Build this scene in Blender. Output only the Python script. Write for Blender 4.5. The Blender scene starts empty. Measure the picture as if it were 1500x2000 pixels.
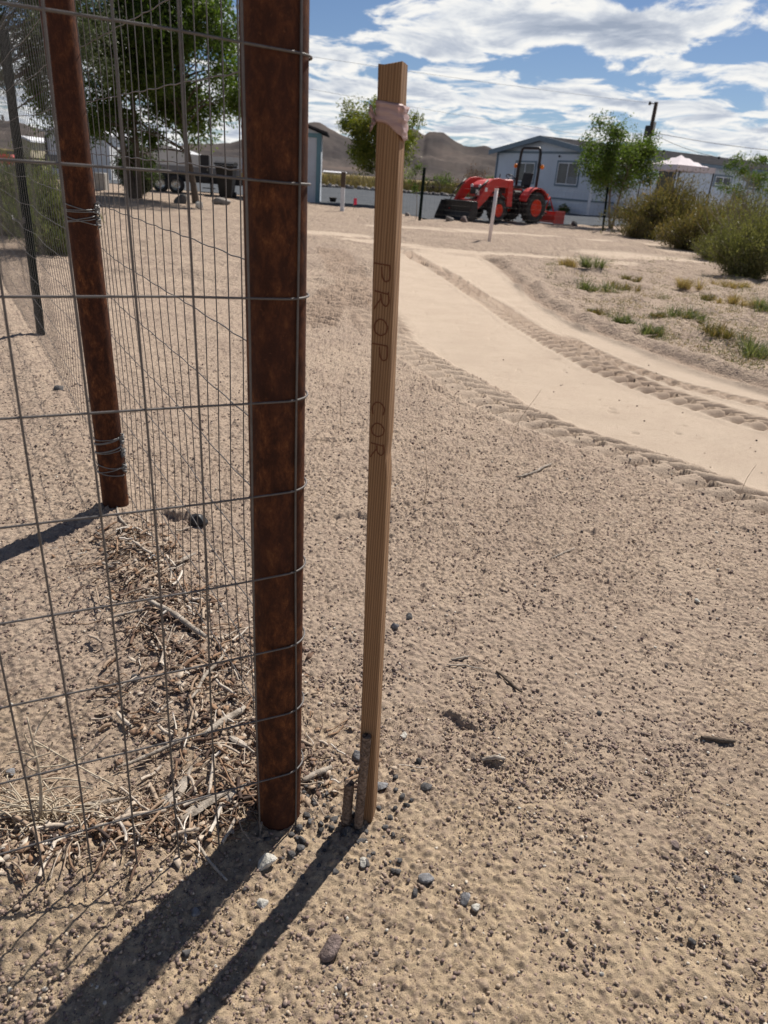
import bpy, math, random
import numpy as np
from mathutils import Vector, Matrix
C = bpy.context.scene.collection
SC = bpy.context.scene
rnd = random.Random(7)
RS = np.random.RandomState(11)
R = math.radians
# ------------------------------------------------------------------ camera
EYE = 1.25; FPX = 1400.0
cd = bpy.data.cameras.new('camera'); cam = bpy.data.objects.new('camera', cd); C.objects.link(cam)
cd.sensor_fit = 'VERTICAL'; cd.sensor_height = 36; cd.lens = 36 * FPX / 2000
cd.clip_start = 0.05; cd.clip_end = 20000
CM = Matrix.Rotation(R(90 - 25.0), 4, 'X') @ Matrix.Rotation(R(4.4), 4, 'Z')
cam.matrix_world = Matrix.Translation((0, 0, EYE)) @ CM
cd.dof.use_dof = True; cd.dof.focus_distance = 1.75; cd.dof.aperture_fstop = 6.3
SC.camera = cam
# ------------------------------------------------------------------ light
SUN_AZ, SUN_EL = 28.5, 49.0           # azimuth right of +Y
sd = Vector((math.sin(R(SUN_AZ)) * math.cos(R(SUN_EL)), math.cos(R(SUN_AZ)) * math.cos(R(SUN_EL)), math.sin(R(SUN_EL))))
sl = bpy.data.lights.new('sun', 'SUN'); sl.energy = 5.0; sl.angle = R(0.53); sl.color = (1.0, .93, .84)
so = bpy.data.objects.new('sun', sl); C.objects.link(so); so.rotation_euler = (-sd).to_track_quat('-Z', 'Y').to_euler()
SC.view_settings.view_transform = 'Standard'; SC.view_settings.look = 'None'
SC.view_settings.exposure = 0.40; SC.view_settings.gamma = 1
SC.render.film_transparent = False

class NT:
    def __init__(s, nt): s.nt = nt; s.L = nt.links
    def n(s, t, **k):
        x = s.nt.nodes.new(t)
        for a, v in k.items():
            if a.startswith('i_'):
                key = a[2:]; key = int(key) if key.isdigit() else key.replace('_', ' ')
                if hasattr(v, 'is_linked') or isinstance(v, bpy.types.NodeSocket): s.L.new(v, x.inputs[key])
                else: x.inputs[key].default_value = v
            else: setattr(x, a, v)
        return x
    def math(s, op, a, b=None, c=None, clamp=False):
        x = s.nt.nodes.new('ShaderNodeMath'); x.operation = op; x.use_clamp = clamp
        for i, v in enumerate((a, b, c)):
            if v is None: continue
            if isinstance(v, bpy.types.NodeSocket): s.L.new(v, x.inputs[i])
            else: x.inputs[i].default_value = v
        return x.outputs[0]
    def vmath(s, op, a, b=None):
        x = s.nt.nodes.new('ShaderNodeVectorMath'); x.operation = op
        for i, v in enumerate((a, b)):
            if v is None: continue
            if isinstance(v, bpy.types.NodeSocket): s.L.new(v, x.inputs[i])
            else: x.inputs[i].default_value = v
        return x.outputs['Value'] if op in ('LENGTH', 'DISTANCE', 'DOT_PRODUCT') else x.outputs[0]
    def ramp(s, f, pts, interp='LINEAR'):
        x = s.nt.nodes.new('ShaderNodeValToRGB'); x.color_ramp.interpolation = interp
        e = x.color_ramp.elements
        while len(e) < len(pts): e.new(0.5)
        for q, (p, c) in zip(e, pts):
            q.position = p; q.color = tuple(c) + (1,) if len(c) == 3 else c
        s.L.new(f, x.inputs[0]); return x.outputs[0]
    def mix(s, f, a, b, blend='MIX'):
        x = s.nt.nodes.new('ShaderNodeMix'); x.data_type = 'RGBA'; x.blend_type = blend
        for i, v in ((0, f), (6, a), (7, b)):
            if isinstance(v, bpy.types.NodeSocket): s.L.new(v, x.inputs[i])
            elif i == 0: x.inputs[0].default_value = v
            else: x.inputs[i].default_value = tuple(v) + (1,) if len(v) == 3 else v
        return x.outputs[2]
    def noise(s, vec, scale, detail=2, rough=.5, dist=0):
        x = s.n('ShaderNodeTexNoise'); x.inputs['Scale'].default_value = scale; x.inputs['Detail'].default_value = detail
        x.inputs['Roughness'].default_value = rough; x.inputs['Distortion'].default_value = dist
        if vec is not None: s.L.new(vec, x.inputs['Vector'])
        return x.outputs['Fac']

# ------------------------------------------------------------------ world: sky with broken cloud
W = bpy.data.worlds.new('World'); SC.world = W; W.use_nodes = True
t = NT(W.node_tree); W.node_tree.nodes.clear()
sky = t.n('ShaderNodeTexSky'); sky.sky_type = 'NISHITA'; sky.sun_disc = False
sky.sun_elevation = R(SUN_EL); sky.sun_rotation = R(SUN_AZ); sky.altitude = 1300; sky.air_density = 1.0; sky.dust_density = 0.6; sky.ozone_density = 1.5
tc = t.n('ShaderNodeTexCoord').outputs['Generated']
sp = t.n('ShaderNodeSeparateXYZ', i_0=tc)
zz = t.math('ADD', t.math('MAXIMUM', sp.outputs[2], 0.0), 0.10)
uu = t.math('DIVIDE', sp.outputs[0], zz); vv = t.math('DIVIDE', sp.outputs[1], zz)
cv = t.n('ShaderNodeCombineXYZ', i_0=uu, i_1=t.math('MULTIPLY', vv, 0.8)).outputs[0]
cv2 = t.vmath('ADD', cv, (0.035, 0.06, 0.0))     # sample shifted towards the light, for the modelling of the cloud edges
def dens(vec):
    a = t.noise(vec, 2.3, 10, .60, .45)
    b = t.noise(vec, .55, 3, .5, .2)
    return t.math('ADD', a, t.math('MULTIPLY', t.math('SUBTRACT', b, .5), .45))
d1 = dens(cv); d2 = dens(cv2)
def blobs(vec, lst):
    acc = None
    for (u, v, ru, rv, amp) in lst:
        q = t.vmath('MULTIPLY', t.vmath('SUBTRACT', vec, (u, v * .8, 0)), (1 / ru, 1 / (rv * .8), 0))
        m = t.n('ShaderNodeMapRange', interpolation_type='SMOOTHSTEP', i_Value=t.vmath('LENGTH', q), i_From_Min=0.0, i_From_Max=1.0, i_To_Min=amp, i_To_Max=0.0).outputs[0]
        acc = m if acc is None else t.math('ADD', acc, m)
    return acc
BL = [(-.45, 3.72, .50, .42, -.38), (-.10, 3.35, .5, .25, -.14), (.13, 4.40, .60, .20, -.19), (.80, 4.33, .55, .16, -.18), (1.30, 3.80, .28, .30, -.17), (1.42, 4.3, .4, .22, -.12),
      (.74, 3.62, .62, .46, .34), (.30, 4.0, .35, .3, .15), (1.15, 4.02, .2, .2, .12), (-.35, 4.35, .35, .25, .12), (.4, 5.1, 1.8, .5, .09), (1.3, 4.8, .9, .35, .09)]
bb = blobs(cv, BL)
dd = t.math('ADD', d1, bb)
hz = t.n('ShaderNodeMapRange', i_Value=sp.outputs[2], i_From_Min=0.0, i_From_Max=0.14, i_To_Min=0.06, i_To_Max=0.0).outputs[0]
dd = t.math('ADD', dd, hz)
clr = t.n('ShaderNodeMapRange', i_Value=sp.outputs[2], i_From_Min=0.24, i_From_Max=0.42, i_To_Min=0.0, i_To_Max=-0.16).outputs[0]   # clearer overhead
dd = t.math('ADD', dd, clr)
cov = t.n('ShaderNodeMapRange', interpolation_type='SMOOTHSTEP', i_Value=dd, i_From_Min=.425, i_From_Max=.545).outputs[0]
thick = t.n('ShaderNodeMapRange', i_Value=dd, i_From_Min=.50, i_From_Max=.74).outputs[0]
relief = t.math('MULTIPLY', t.math('SUBTRACT', d1, d2), 3.6)
shade = t.math('ADD', t.math('SUBTRACT', 1.0, t.math('MULTIPLY', thick, .80)), relief, clamp=True)
ccol = t.ramp(shade, [(0.0, (.36, .42, .53)), (.45, (.56, .61, .70)), (.8, (.86, .88, .90)), (1.0, (1.0, .99, .96))])
ccol = t.mix(1.0, ccol, (19.5, 19.5, 19.5), 'MULTIPLY')
skyc = t.mix(1.0, sky.outputs[0], (1.08, 1.20, 1.42), 'MULTIPLY')
col = t.mix(cov, skyc, ccol)
bg = t.n('ShaderNodeBackground', i_Color=col, i_Strength=0.037)
t.n('ShaderNodeOutputWorld', i_Surface=bg.outputs[0])

# ------------------------------------------------------------------ measuring helpers: a point of the photograph to a point of the ground
def ray(x, y): return CM.to_3x3() @ Vector(((x - 750) / FPX, -(y - 1000) / FPX, -1))
def G(x, y, z=0.0):
    v = ray(x, y); k = (z - EYE) / v.z
    return (v.x * k, v.y * k)
# ------------------------------------------------------------------ numpy noise
_T = RS.rand(256, 256)
def vnoise(x, y, f, seed=0):
    x = x * f + seed * 17.31; y = y * f + seed * 9.17
    xi = np.floor(x).astype(np.int64); yi = np.floor(y).astype(np.int64)
    fx = x - xi; fy = y - yi; fx = fx * fx * (3 - 2 * fx); fy = fy * fy * (3 - 2 * fy)
    x0 = xi & 255; x1 = (xi + 1) & 255; y0 = yi & 255; y1 = (yi + 1) & 255
    a = _T[x0, y0]; b = _T[x1, y0]; c = _T[x0, y1]; d = _T[x1, y1]
    return (a + (b - a) * fx) * (1 - fy) + (c + (d - c) * fx) * fy
def fbm(x, y, f, o=4, seed=0, g=.5):
    s = 0; a = 1; n = 0
    for i in range(o):
        s = s + a * vnoise(x, y, f, seed + i * 3); n += a; a *= g; f *= 2.03
    return s / n
_J = RS.rand(256, 256, 3)
def lumps(x, y, f, keep, seed=0, rmin=.25, rmax=.5):
    """half-buried rounded lumps: returns height 0..1 (units of cell size*radius) and a per-lump random"""
    x = x * f + seed * 3.7; y = y * f + seed * 5.1
    xi = np.floor(x).astype(np.int64); yi = np.floor(y).astype(np.int64)
    best = np.zeros_like(x); rid = np.zeros_like(x)
    for i in (-1, 0, 1):
        for j in (-1, 0, 1):
            cx = xi + i; cy = yi + j; J = _J[(cx * 7 + seed) & 255, (cy * 3 + cx + seed) & 255]
            dx = x - (cx + J[..., 0]); dy = y - (cy + J[..., 1])
            r = rmin + (rmax - rmin) * ((J[..., 2] * 13.7) % 1.0)
            ok = (J[..., 2] < keep)
            h = np.where(ok, np.sqrt(np.clip(1 - (dx * dx + dy * dy) / (r * r), 0, 1)) * r, 0)
            m = h > best; best = np.where(m, h, best); rid = np.where(m, J[..., 0], rid)
    return best, rid
def sstep(a, b, x):
    k = np.clip((x - a) / (b - a), 0, 1); return k * k * (3 - 2 * k)
def curve(pts):
    p = np.array([G(*q) for q in pts]); p = p[np.argsort(p[:, 1])]; return p
def xat(c, y):
    sl0 = (c[1, 0] - c[0, 0]) / (c[1, 1] - c[0, 1])
    v = np.interp(y, c[:, 1], c[:, 0]); v = np.where(y < c[0, 1], c[0, 0] + sl0 * (y - c[0, 1]), v); return v
def arc(c, y):
    s = np.concatenate([[0], np.cumsum(np.hypot(*np.diff(c, axis=0).T))])
    v = np.interp(y, c[:, 1], s)
    k = math.hypot(c[1, 0] - c[0, 0], c[1, 1] - c[0, 1]) / (c[1, 1] - c[0, 1])
    return np.where(y < c[0, 1], (y - c[0, 1]) * k, v)
def cosn(c, y):   # cos between the curve's normal and x
    g = np.gradient(c[:, 0], c[:, 1]); return 1 / np.sqrt(1 + np.interp(y, c[:, 1], g) ** 2)
PL = curve([(1500, 962), (1380, 912), (1260, 874), (1140, 838), (1060, 802), (980, 762), (900, 720), (840, 690), (790, 655), (745, 610), (730, 570), (735, 520), (760, 488)])
PR = curve([(1500, 765), (1380, 728), (1260, 688), (1140, 642), (1060, 600), (1020, 560), (985, 525), (960, 505), (900, 484)])
TL = curve([(1500, 985), (1430, 962), (1340, 926), (1180, 868), (1060, 825), (980, 792), (900, 750), (830, 706), (780, 668), (730, 625), (690, 590)])
T1 = curve([(1500, 826), (1420, 802), (1300, 762), (1180, 716), (1100, 677), (1020, 628), (940, 577), (880, 538), (820, 505), (790, 488)])
T2 = curve([(1500, 789), (1400, 764), (1300, 736), (1200, 703), (1130, 672), (1080, 640)])
TB = curve([(1500, 757), (1380, 722), (1260, 681), (1140, 634), (1060, 590), (1015, 550), (975, 515), (940, 497)])
T4 = curve([(745, 640), (700, 560), (660, 510), (640, 480)])
T5 = curve([(600, 650), (640, 590), (690, 560), (730, 545)])
POST = G(545, 1592); LP = G(228, 995); TP = G(80, 655); STK = G(714, 1605)
BD = np.array([-.527, .85]); BD /= np.linalg.norm(BD)
AD = np.array([-.8935, -.4490])          # from the corner post to the left and nearer
def seg_d(x, y, p, d, s0, s1):
    s = np.clip((x - p[0]) * d[0] + (y - p[1]) * d[1], s0, s1)
    return np.hypot(x - p[0] - s * d[0], y - p[1] - s * d[1]), s

def ground_z(x, y, fine=True, want=False):
    x = np.asarray(x, float); y = np.asarray(y, float)
    near = 1 - sstep(6, 16, np.hypot(x, y))
    z = (fbm(x, y, .9, 3, 1) - .5) * .035 + (fbm(x, y, .12, 2, 2) - .5) * .10 * sstep(3, 14, y)
    far = sstep(5, 9, y) * (1 - sstep(33, 40, y))
    rut = fbm(x * .55 + y * .1, y * 1.5, 1.6, 4, 5)
    # path masks
    wob = (fbm(x, y, 2.2, 3, 8) - .5) * .16
    dl = (x - xat(PL, y) + wob) * cosn(PL, y); dr = (xat(PR, y) - x + wob * .8) * cosn(PR, y)
    ins = sstep(-.03, .05, dl) * sstep(-.05, .10, dr) * (1 - sstep(14.6, 15.6, y + wob * 4))
    # bright scraped patches further back
    pat = np.zeros_like(x)
    for (px, py, rx, ry) in ((-1.95, 17.1, 1.25, .75), (-.5, 16.1, 1.25, .6), (1.0, 15.4, 1.3, .5), (3.3, 15.6, 2.0, .55), (5.6, 17.6, 1.7, .9), (7.4, 21.5, .9, 2.3), (3.6, 22.3, 2.6, .7), (0.2, 21.6, 1.6, .5), (8.6, 24.6, 1.2, 1.0)):
        q = np.hypot((x - px) / rx, (y - py) / ry) + (fbm(x, y, .8, 3, 12) - .5) * .9
        pat = np.maximum(pat, 1 - sstep(.72, .95, q))
    dtl = (x - xat(TL, y) + wob * .5) * cosn(TL, y); tlm = (1 - sstep(.12, .21, np.abs(dtl))) * sstep(1.2, 1.6, y) * (1 - sstep(7.2, 7.8, y))
    smooth = np.maximum(np.maximum(ins, pat * .9), tlm * .72)
    rough = 1 - smooth
    z = z - ins * .022 + rough * far * (rut - .5) * .17
    bank = sstep(.1, .6, x - xat(PR, y)) * sstep(2, 4, y) * (1 - sstep(14, 18, y)); z = z + bank * ((fbm(x, y, 2.6, 4, 90) - .42) * .11 + (fbm(x, y, 9, 3, 91) - .5) * .045)
    tread = np.zeros_like(x)
    def lug(c, w, pitch, amp, y0, y1, slant=.9, dep=.012):  # one tyre's row of lug prints
        nonlocal z, tread
        d = (x - xat(c, y)) * cosn(c, y); s = arc(c, y) + (fbm(x, y, 3, 2, 21) - .5) * .05
        m = sstep(w, w * .72, np.abs(d)) if False else (1 - sstep(w * .72, w, np.abs(d)))
        m = m * sstep(y0, y0 + .3, y) * (1 - sstep(y1 - .5, y1, y))
        m = m * (.55 + .6 * fbm(x, y, 1.7, 2, 33))
        half = np.where(d > 0, 0.0, .5)
        ph = (s / pitch + half + slant * np.abs(d) / w * .55)
        saw = ph - np.floor(ph)
        prof = sstep(0, .55, saw) * (1 - sstep(.78, 1.0, saw))
        z = z + m * ((prof - .5) * amp * 2 * (.7 + .6 * fbm(x, y, 8, 2, 3)) - dep)
        # spilled rim
        rim = np.exp(-((np.abs(d) - w * 1.12) / (w * .22)) ** 2) * sstep(y0, y0 + .3, y) * (1 - sstep(y1 - .5, y1, y))
        z = z + rim * .010 * fbm(x, y, 11, 2, 9)
        tread = np.maximum(tread, m * TW)
    TW = .36; lug(TL, .175, .165, 0.021, 1.2, 7.5, dep=.004)
    TW = 1.0; lug(T1, .17, .150, 0.032, 1.2, 15)
    lug(T2, .105, .150, 0.024, 1.2, 7.2)
    lug(T4, .30, .22, 0.032, 6.3, 14, dep=.004)
    lug(T5, .26, .20, 0.027, 6.3, 10.5, dep=.004)
    db = (x - xat(TB, y)) * cosn(TB, y)
    bmask = sstep(1, 2, y) * (1 - sstep(14, 15.5, y))
    z = z + bmask * (np.exp(-((db - .02) / .08) ** 2) * -.030 + np.exp(-((db - .20) / .10) ** 2) * .045 + np.exp(-((db + .13) / .06) ** 2) * .016)
    tread = np.maximum(tread, bmask * np.exp(-((db + .0) / .11) ** 2) * .9)
    # sand and litter drifted along the fences
    da, sa = seg_d(x, y, POST, AD, 0.0, 1.2)
    z = z + np.exp(-(da / .16) ** 2) * .085 * sstep(.10, .55, sa)
    dbf, sb = seg_d(x, y, (POST[0] - .06, POST[1]), BD, 0.1, 8)
    z = z + np.exp(-(dbf / .13) ** 2) * .022 * (.5 + fbm(x, y, 4, 3, 14))
    # small scarps and hollows
    def scarp(px, py, ang, ln, hgt, wd):
        nonlocal z
        cx, cy = G(px, py); ca, sa_ = math.cos(ang), math.sin(ang)
        u = (x - cx) * ca + (y - cy) * sa_; v = -(x - cx) * sa_ + (y - cy) * ca
        v = v + (fbm(x, y, 22, 3, 44) - .5) * wd * 1.1
        e = np.exp(-(u / ln) ** 2)
        z = z + e * hgt * (sstep(-wd * .22, wd * .1, v) * np.exp(-np.clip(v, 0, 9) / wd) - .35 * np.exp(-((v + wd * .5) / (wd * .5)) ** 2))
    scarp(900, 1405, -.42, .055, .015, .050)
    scarp(700, 1008, .25, .20, .016, .10)
    scarp(800, 985, .5, .10, .013, .09)
    scarp(960, 1490, -.3, .035, .012, .03)
    scarp(350, 1010, .0, .07, .03, .06)
    scarp(640, 860, .2, .12, .02, .06)
    clod = np.zeros_like(x); cid = np.zeros_like(x)
    if fine:
        k = rough * near
        dmask = .35 + 1.3 * sstep(.38, .62, fbm(x, y, 3.2, 3, 50))
        dmask = dmask * (.55 + .45 * sstep(.75, 1.35, y + x * .12))
        l1, i1 = lumps(x, y, 95, .62, 3); l2, i2 = lumps(x, y, 52, .42, 9, .2, .42); l3, i3 = lumps(x, y, 24, .16, 15, .14, .32)
        z = z + k * (l1 / 95 * 1.15 * np.clip(dmask, 0, 1) + l2 / 52 * .55 * np.clip(dmask, .3, 1) + l3 / 24 * .22)
        z = z + k * (fbm(x, y, 75, 3, 60) - .5) * .012 + near * (fbm(x, y, 14, 3, 61) - .5) * .010 * (rough * .8 + .12)
        z = z + rough * sstep(1.5, 2.8, y) * (1 - sstep(9, 15, y)) * (l2 / 52 * 1.1 + l3 / 24 * .55 + (fbm(x, y, 40, 3, 66) - .5) * .012)
        mid = sstep(2.0, 4.0, y) * (1 - sstep(12, 22, y))
        z = z + rough * mid * (fbm(x, y, 18, 3, 63) - .5) * .02
        prints, _ = lumps(x, y, 7, .10, 31, .12, .25)
        z = z - ins * prints / 7 * .35
        clod = np.clip(l1 * 2 * dmask * .6 + l2 * 1.6, 0, 1) * rough; cid = np.where(l2 > .02, i2, i1)
    z = z * np.where(y > 33, np.clip(1 - (y - 33) / 4, 0, 1), 1)
    if want: return z, smooth, tread, clod, cid
    return z
def gz(x, y): return float(ground_z(np.array([x]), np.array([y]), False)[0])

# ------------------------------------------------------------------ mesh helpers
def tag(o, label=None, cat=None, group=None, kind=None):
    if label: o['label'] = label
    if cat: o['category'] = cat
    if group: o['group'] = group
    if kind: o['kind'] = kind
    return o
def link(name, me, mat=None, parent=None, smooth=False):
    if mat is not None:
        for m in (mat if isinstance(mat, (list, tuple)) else [mat]): me.materials.append(m)
    o = bpy.data.objects.new(name, me); C.objects.link(o)
    if parent is not None: o.parent = parent
    if smooth: me.polygons.foreach_set('use_smooth', np.ones(len(me.polygons), bool))
    return o
def empty(name, loc=(0, 0, 0), rz=0.0):
    o = bpy.data.objects.new(name, None); C.objects.link(o); o.location = loc; o.rotation_euler = (0, 0, rz); o.empty_display_size = .1; return o
def np_mesh(name, V, F, attrs=None):
    me = bpy.data.meshes.new(name); V = np.asarray(V, np.float32); F = np.asarray(F, np.int32)
    k = F.shape[1]; n = len(F)
    me.vertices.add(len(V)); me.vertices.foreach_set('co', V.ravel())
    me.loops.add(n * k); me.loops.foreach_set('vertex_index', F.ravel())
    me.polygons.add(n); me.polygons.foreach_set('loop_start', np.arange(0, n * k, k, dtype=np.int32)); me.polygons.foreach_set('loop_total', np.full(n, k, np.int32))
    for a, v in (attrs or {}).items():
        at = me.attributes.new(a, 'FLOAT', 'POINT'); at.data.foreach_set('value', np.asarray(v, np.float32).ravel())
    me.update(calc_edges=True); me.validate(); return me
class MB:
    def __init__(s): s.v = []; s.f = []; s.sm = []
    def add(s, vs, fs, smooth=False):
        o = len(s.v); s.v += [tuple(v) for v in vs]; s.f += [tuple(o + i for i in f) for f in fs]; s.sm += [smooth] * len(fs); return s
    def box(s, c, d, M=None, bev=0.0):
        x, y, z = d[0] / 2, d[1] / 2, d[2] / 2
        if bev > 0:
            b = min(bev, x * .9, y * .9, z * .9); vs = []; 
            import itertools
            bm_v = []
            for sx in (-1, 1):
                for sy in (-1, 1):
                    for sz in (-1, 1):
                        bm_v += [(sx * (x - b), sy * (y - b), sz * z), (sx * (x - b), sy * y, sz * (z - b)), (sx * x, sy * (y - b), sz * (z - b))]
            import bmesh
            bm = bmesh.new(); q = [bm.verts.new(v) for v in bm_v]; r = bmesh.ops.convex_hull(bm, input=q)
            bmesh.ops.dissolve_limit(bm, angle_limit=.02, verts=bm.verts, edges=bm.edges)
            bm.verts.index_update(); vs = [v.co.copy() for v in bm.verts]; fs = [[v.index for v in f.verts] for f in bm.faces]; bm.free()
        else:
            vs = [(i * x, j * y, k * z) for i in (-1, 1) for j in (-1, 1) for k in (-1, 1)]
            fs = [(0, 1, 3, 2), (4, 6, 7, 5), (0, 4, 5, 1), (2, 3, 7, 6), (0, 2, 6, 4), (1, 5, 7, 3)]
        if M is not None: vs = [M @ Vector(v) for v in vs]
        return s.add([(v[0] + c[0], v[1] + c[1], v[2] + c[2]) for v in vs], fs)
    def prism(s, poly, axis, a, b):
        n = len(poly)
        def P(p, h): return {'y': (p[0], h, p[1]), 'x': (h, p[0], p[1]), 'z': (p[0], p[1], h)}[axis]
        vs = [P(p, a) for p in poly] + [P(p, b) for p in poly]
        return s.add(vs, [tuple(range(n)), tuple(range(2 * n - 1, n - 1, -1))] + [(i, i + n, (i + 1) % n + n, (i + 1) % n) for i in range(n)])
    def tube(s, pts, r, n=6, cap=True):
        pts = [Vector(p) for p in pts]; m = len(pts); rr = r if isinstance(r, (list, tuple)) else [r] * m
        up = None; vs = []
        for i, p in enumerate(pts):
            d = (pts[min(i + 1, m - 1)] - pts[max(i - 1, 0)]).normalized()
            if up is None: up = d.orthogonal().normalized()
            up = (up - d * up.dot(d)); up = up.normalized() if up.length > 1e-6 else d.orthogonal().normalized()
            w = d.cross(up)
            for k in range(n):
                a = 2 * math.pi * k / n; vs.append(p + (up * math.cos(a) + w * math.sin(a)) * rr[i])
        fs = [(i * n + k, i * n + (k + 1) % n, (i + 1) * n + (k + 1) % n, (i + 1) * n + k) for i in range(m - 1) for k in range(n)]
        s.add(vs, fs, True)
        if cap: o = len(s.v) - len(vs); s.f += [tuple(o + k for k in range(n - 1, -1, -1)), tuple(o + (m - 1) * n + k for k in range(n))]; s.sm += [False, False]
        return s
    def lathe(s, prof, c, axis='z', n=24, M=None):
        vs = []; m = len(prof)
        for (r, h) in prof:
            for k in range(n):
                a = 2 * math.pi * k / n; q = (r * math.cos(a), r * math.sin(a), h)
                if axis == 'y': q = (q[0], q[2], q[1])
                if axis == 'x': q = (q[2], q[0], q[1])
                vs.append((q[0] + c[0], q[1] + c[1], q[2] + c[2]))
        return s.add(vs, [(i * n + k, i * n + (k + 1) % n, (i + 1) * n + (k + 1) % n, (i + 1) * n + k) for i in range(m - 1) for k in range(n)], True)
    def build(s, name, mat, parent=None, loc=None, bevel=0):
        me = bpy.data.meshes.new(name); me.from_pydata(s.v, [], s.f); me.update()
        import bmesh
        bm = bmesh.new(); bm.from_mesh(me); bmesh.ops.recalc_face_normals(bm, faces=bm.faces); bm.to_mesh(me); bm.free()
        o = link(name, me, mat, parent)
        me.polygons.foreach_set('use_smooth', np.array(s.sm, bool))
        if loc is not None: o.location = loc
        if bevel:
            b = o.modifiers.new('bevel', 'BEVEL'); b.width = bevel; b.segments = 2; b.limit_method = 'ANGLE'; b.angle_limit = R(40)
        return o

# ------------------------------------------------------------------ materials
def mat(name):
    m = bpy.data.materials.new(name); m.use_nodes = True; nt = m.node_tree; nt.nodes.clear(); t = NT(nt)
    p = t.n('ShaderNodeBsdfPrincipled'); o = t.n('ShaderNodeOutputMaterial', i_Surface=p.outputs[0]); return m, t, p
def simple(name, c, rough=.7, metal=0.0, var=.15, scale=8, bump=0.0, bscale=60, spec=.3, c2=None):
    m, t, p = mat(name); co = t.n('ShaderNodeTexCoord').outputs['Object']
    n = t.noise(co, scale, 5, .6)
    a = tuple(max(0, x * (1 - var)) for x in c); b = tuple(min(1, x * (1 + var)) for x in c) if c2 is None else c2
    t.L.new(t.ramp(n, [(.3, a), (.7, b)]), p.inputs['Base Color'])
    p.inputs['Roughness'].default_value = rough; p.inputs['Metallic'].default_value = metal; p.inputs['Specular IOR Level'].default_value = spec
    if bump:
        b_ = t.n('ShaderNodeBump', i_Strength=bump, i_Distance=.01, i_Height=t.noise(co, bscale, 4, .6)); t.L.new(b_.outputs[0], p.inputs['Normal'])
    return m
def attr(t, n): return t.n('ShaderNodeAttribute', attribute_name=n).outputs['Fac']

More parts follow.
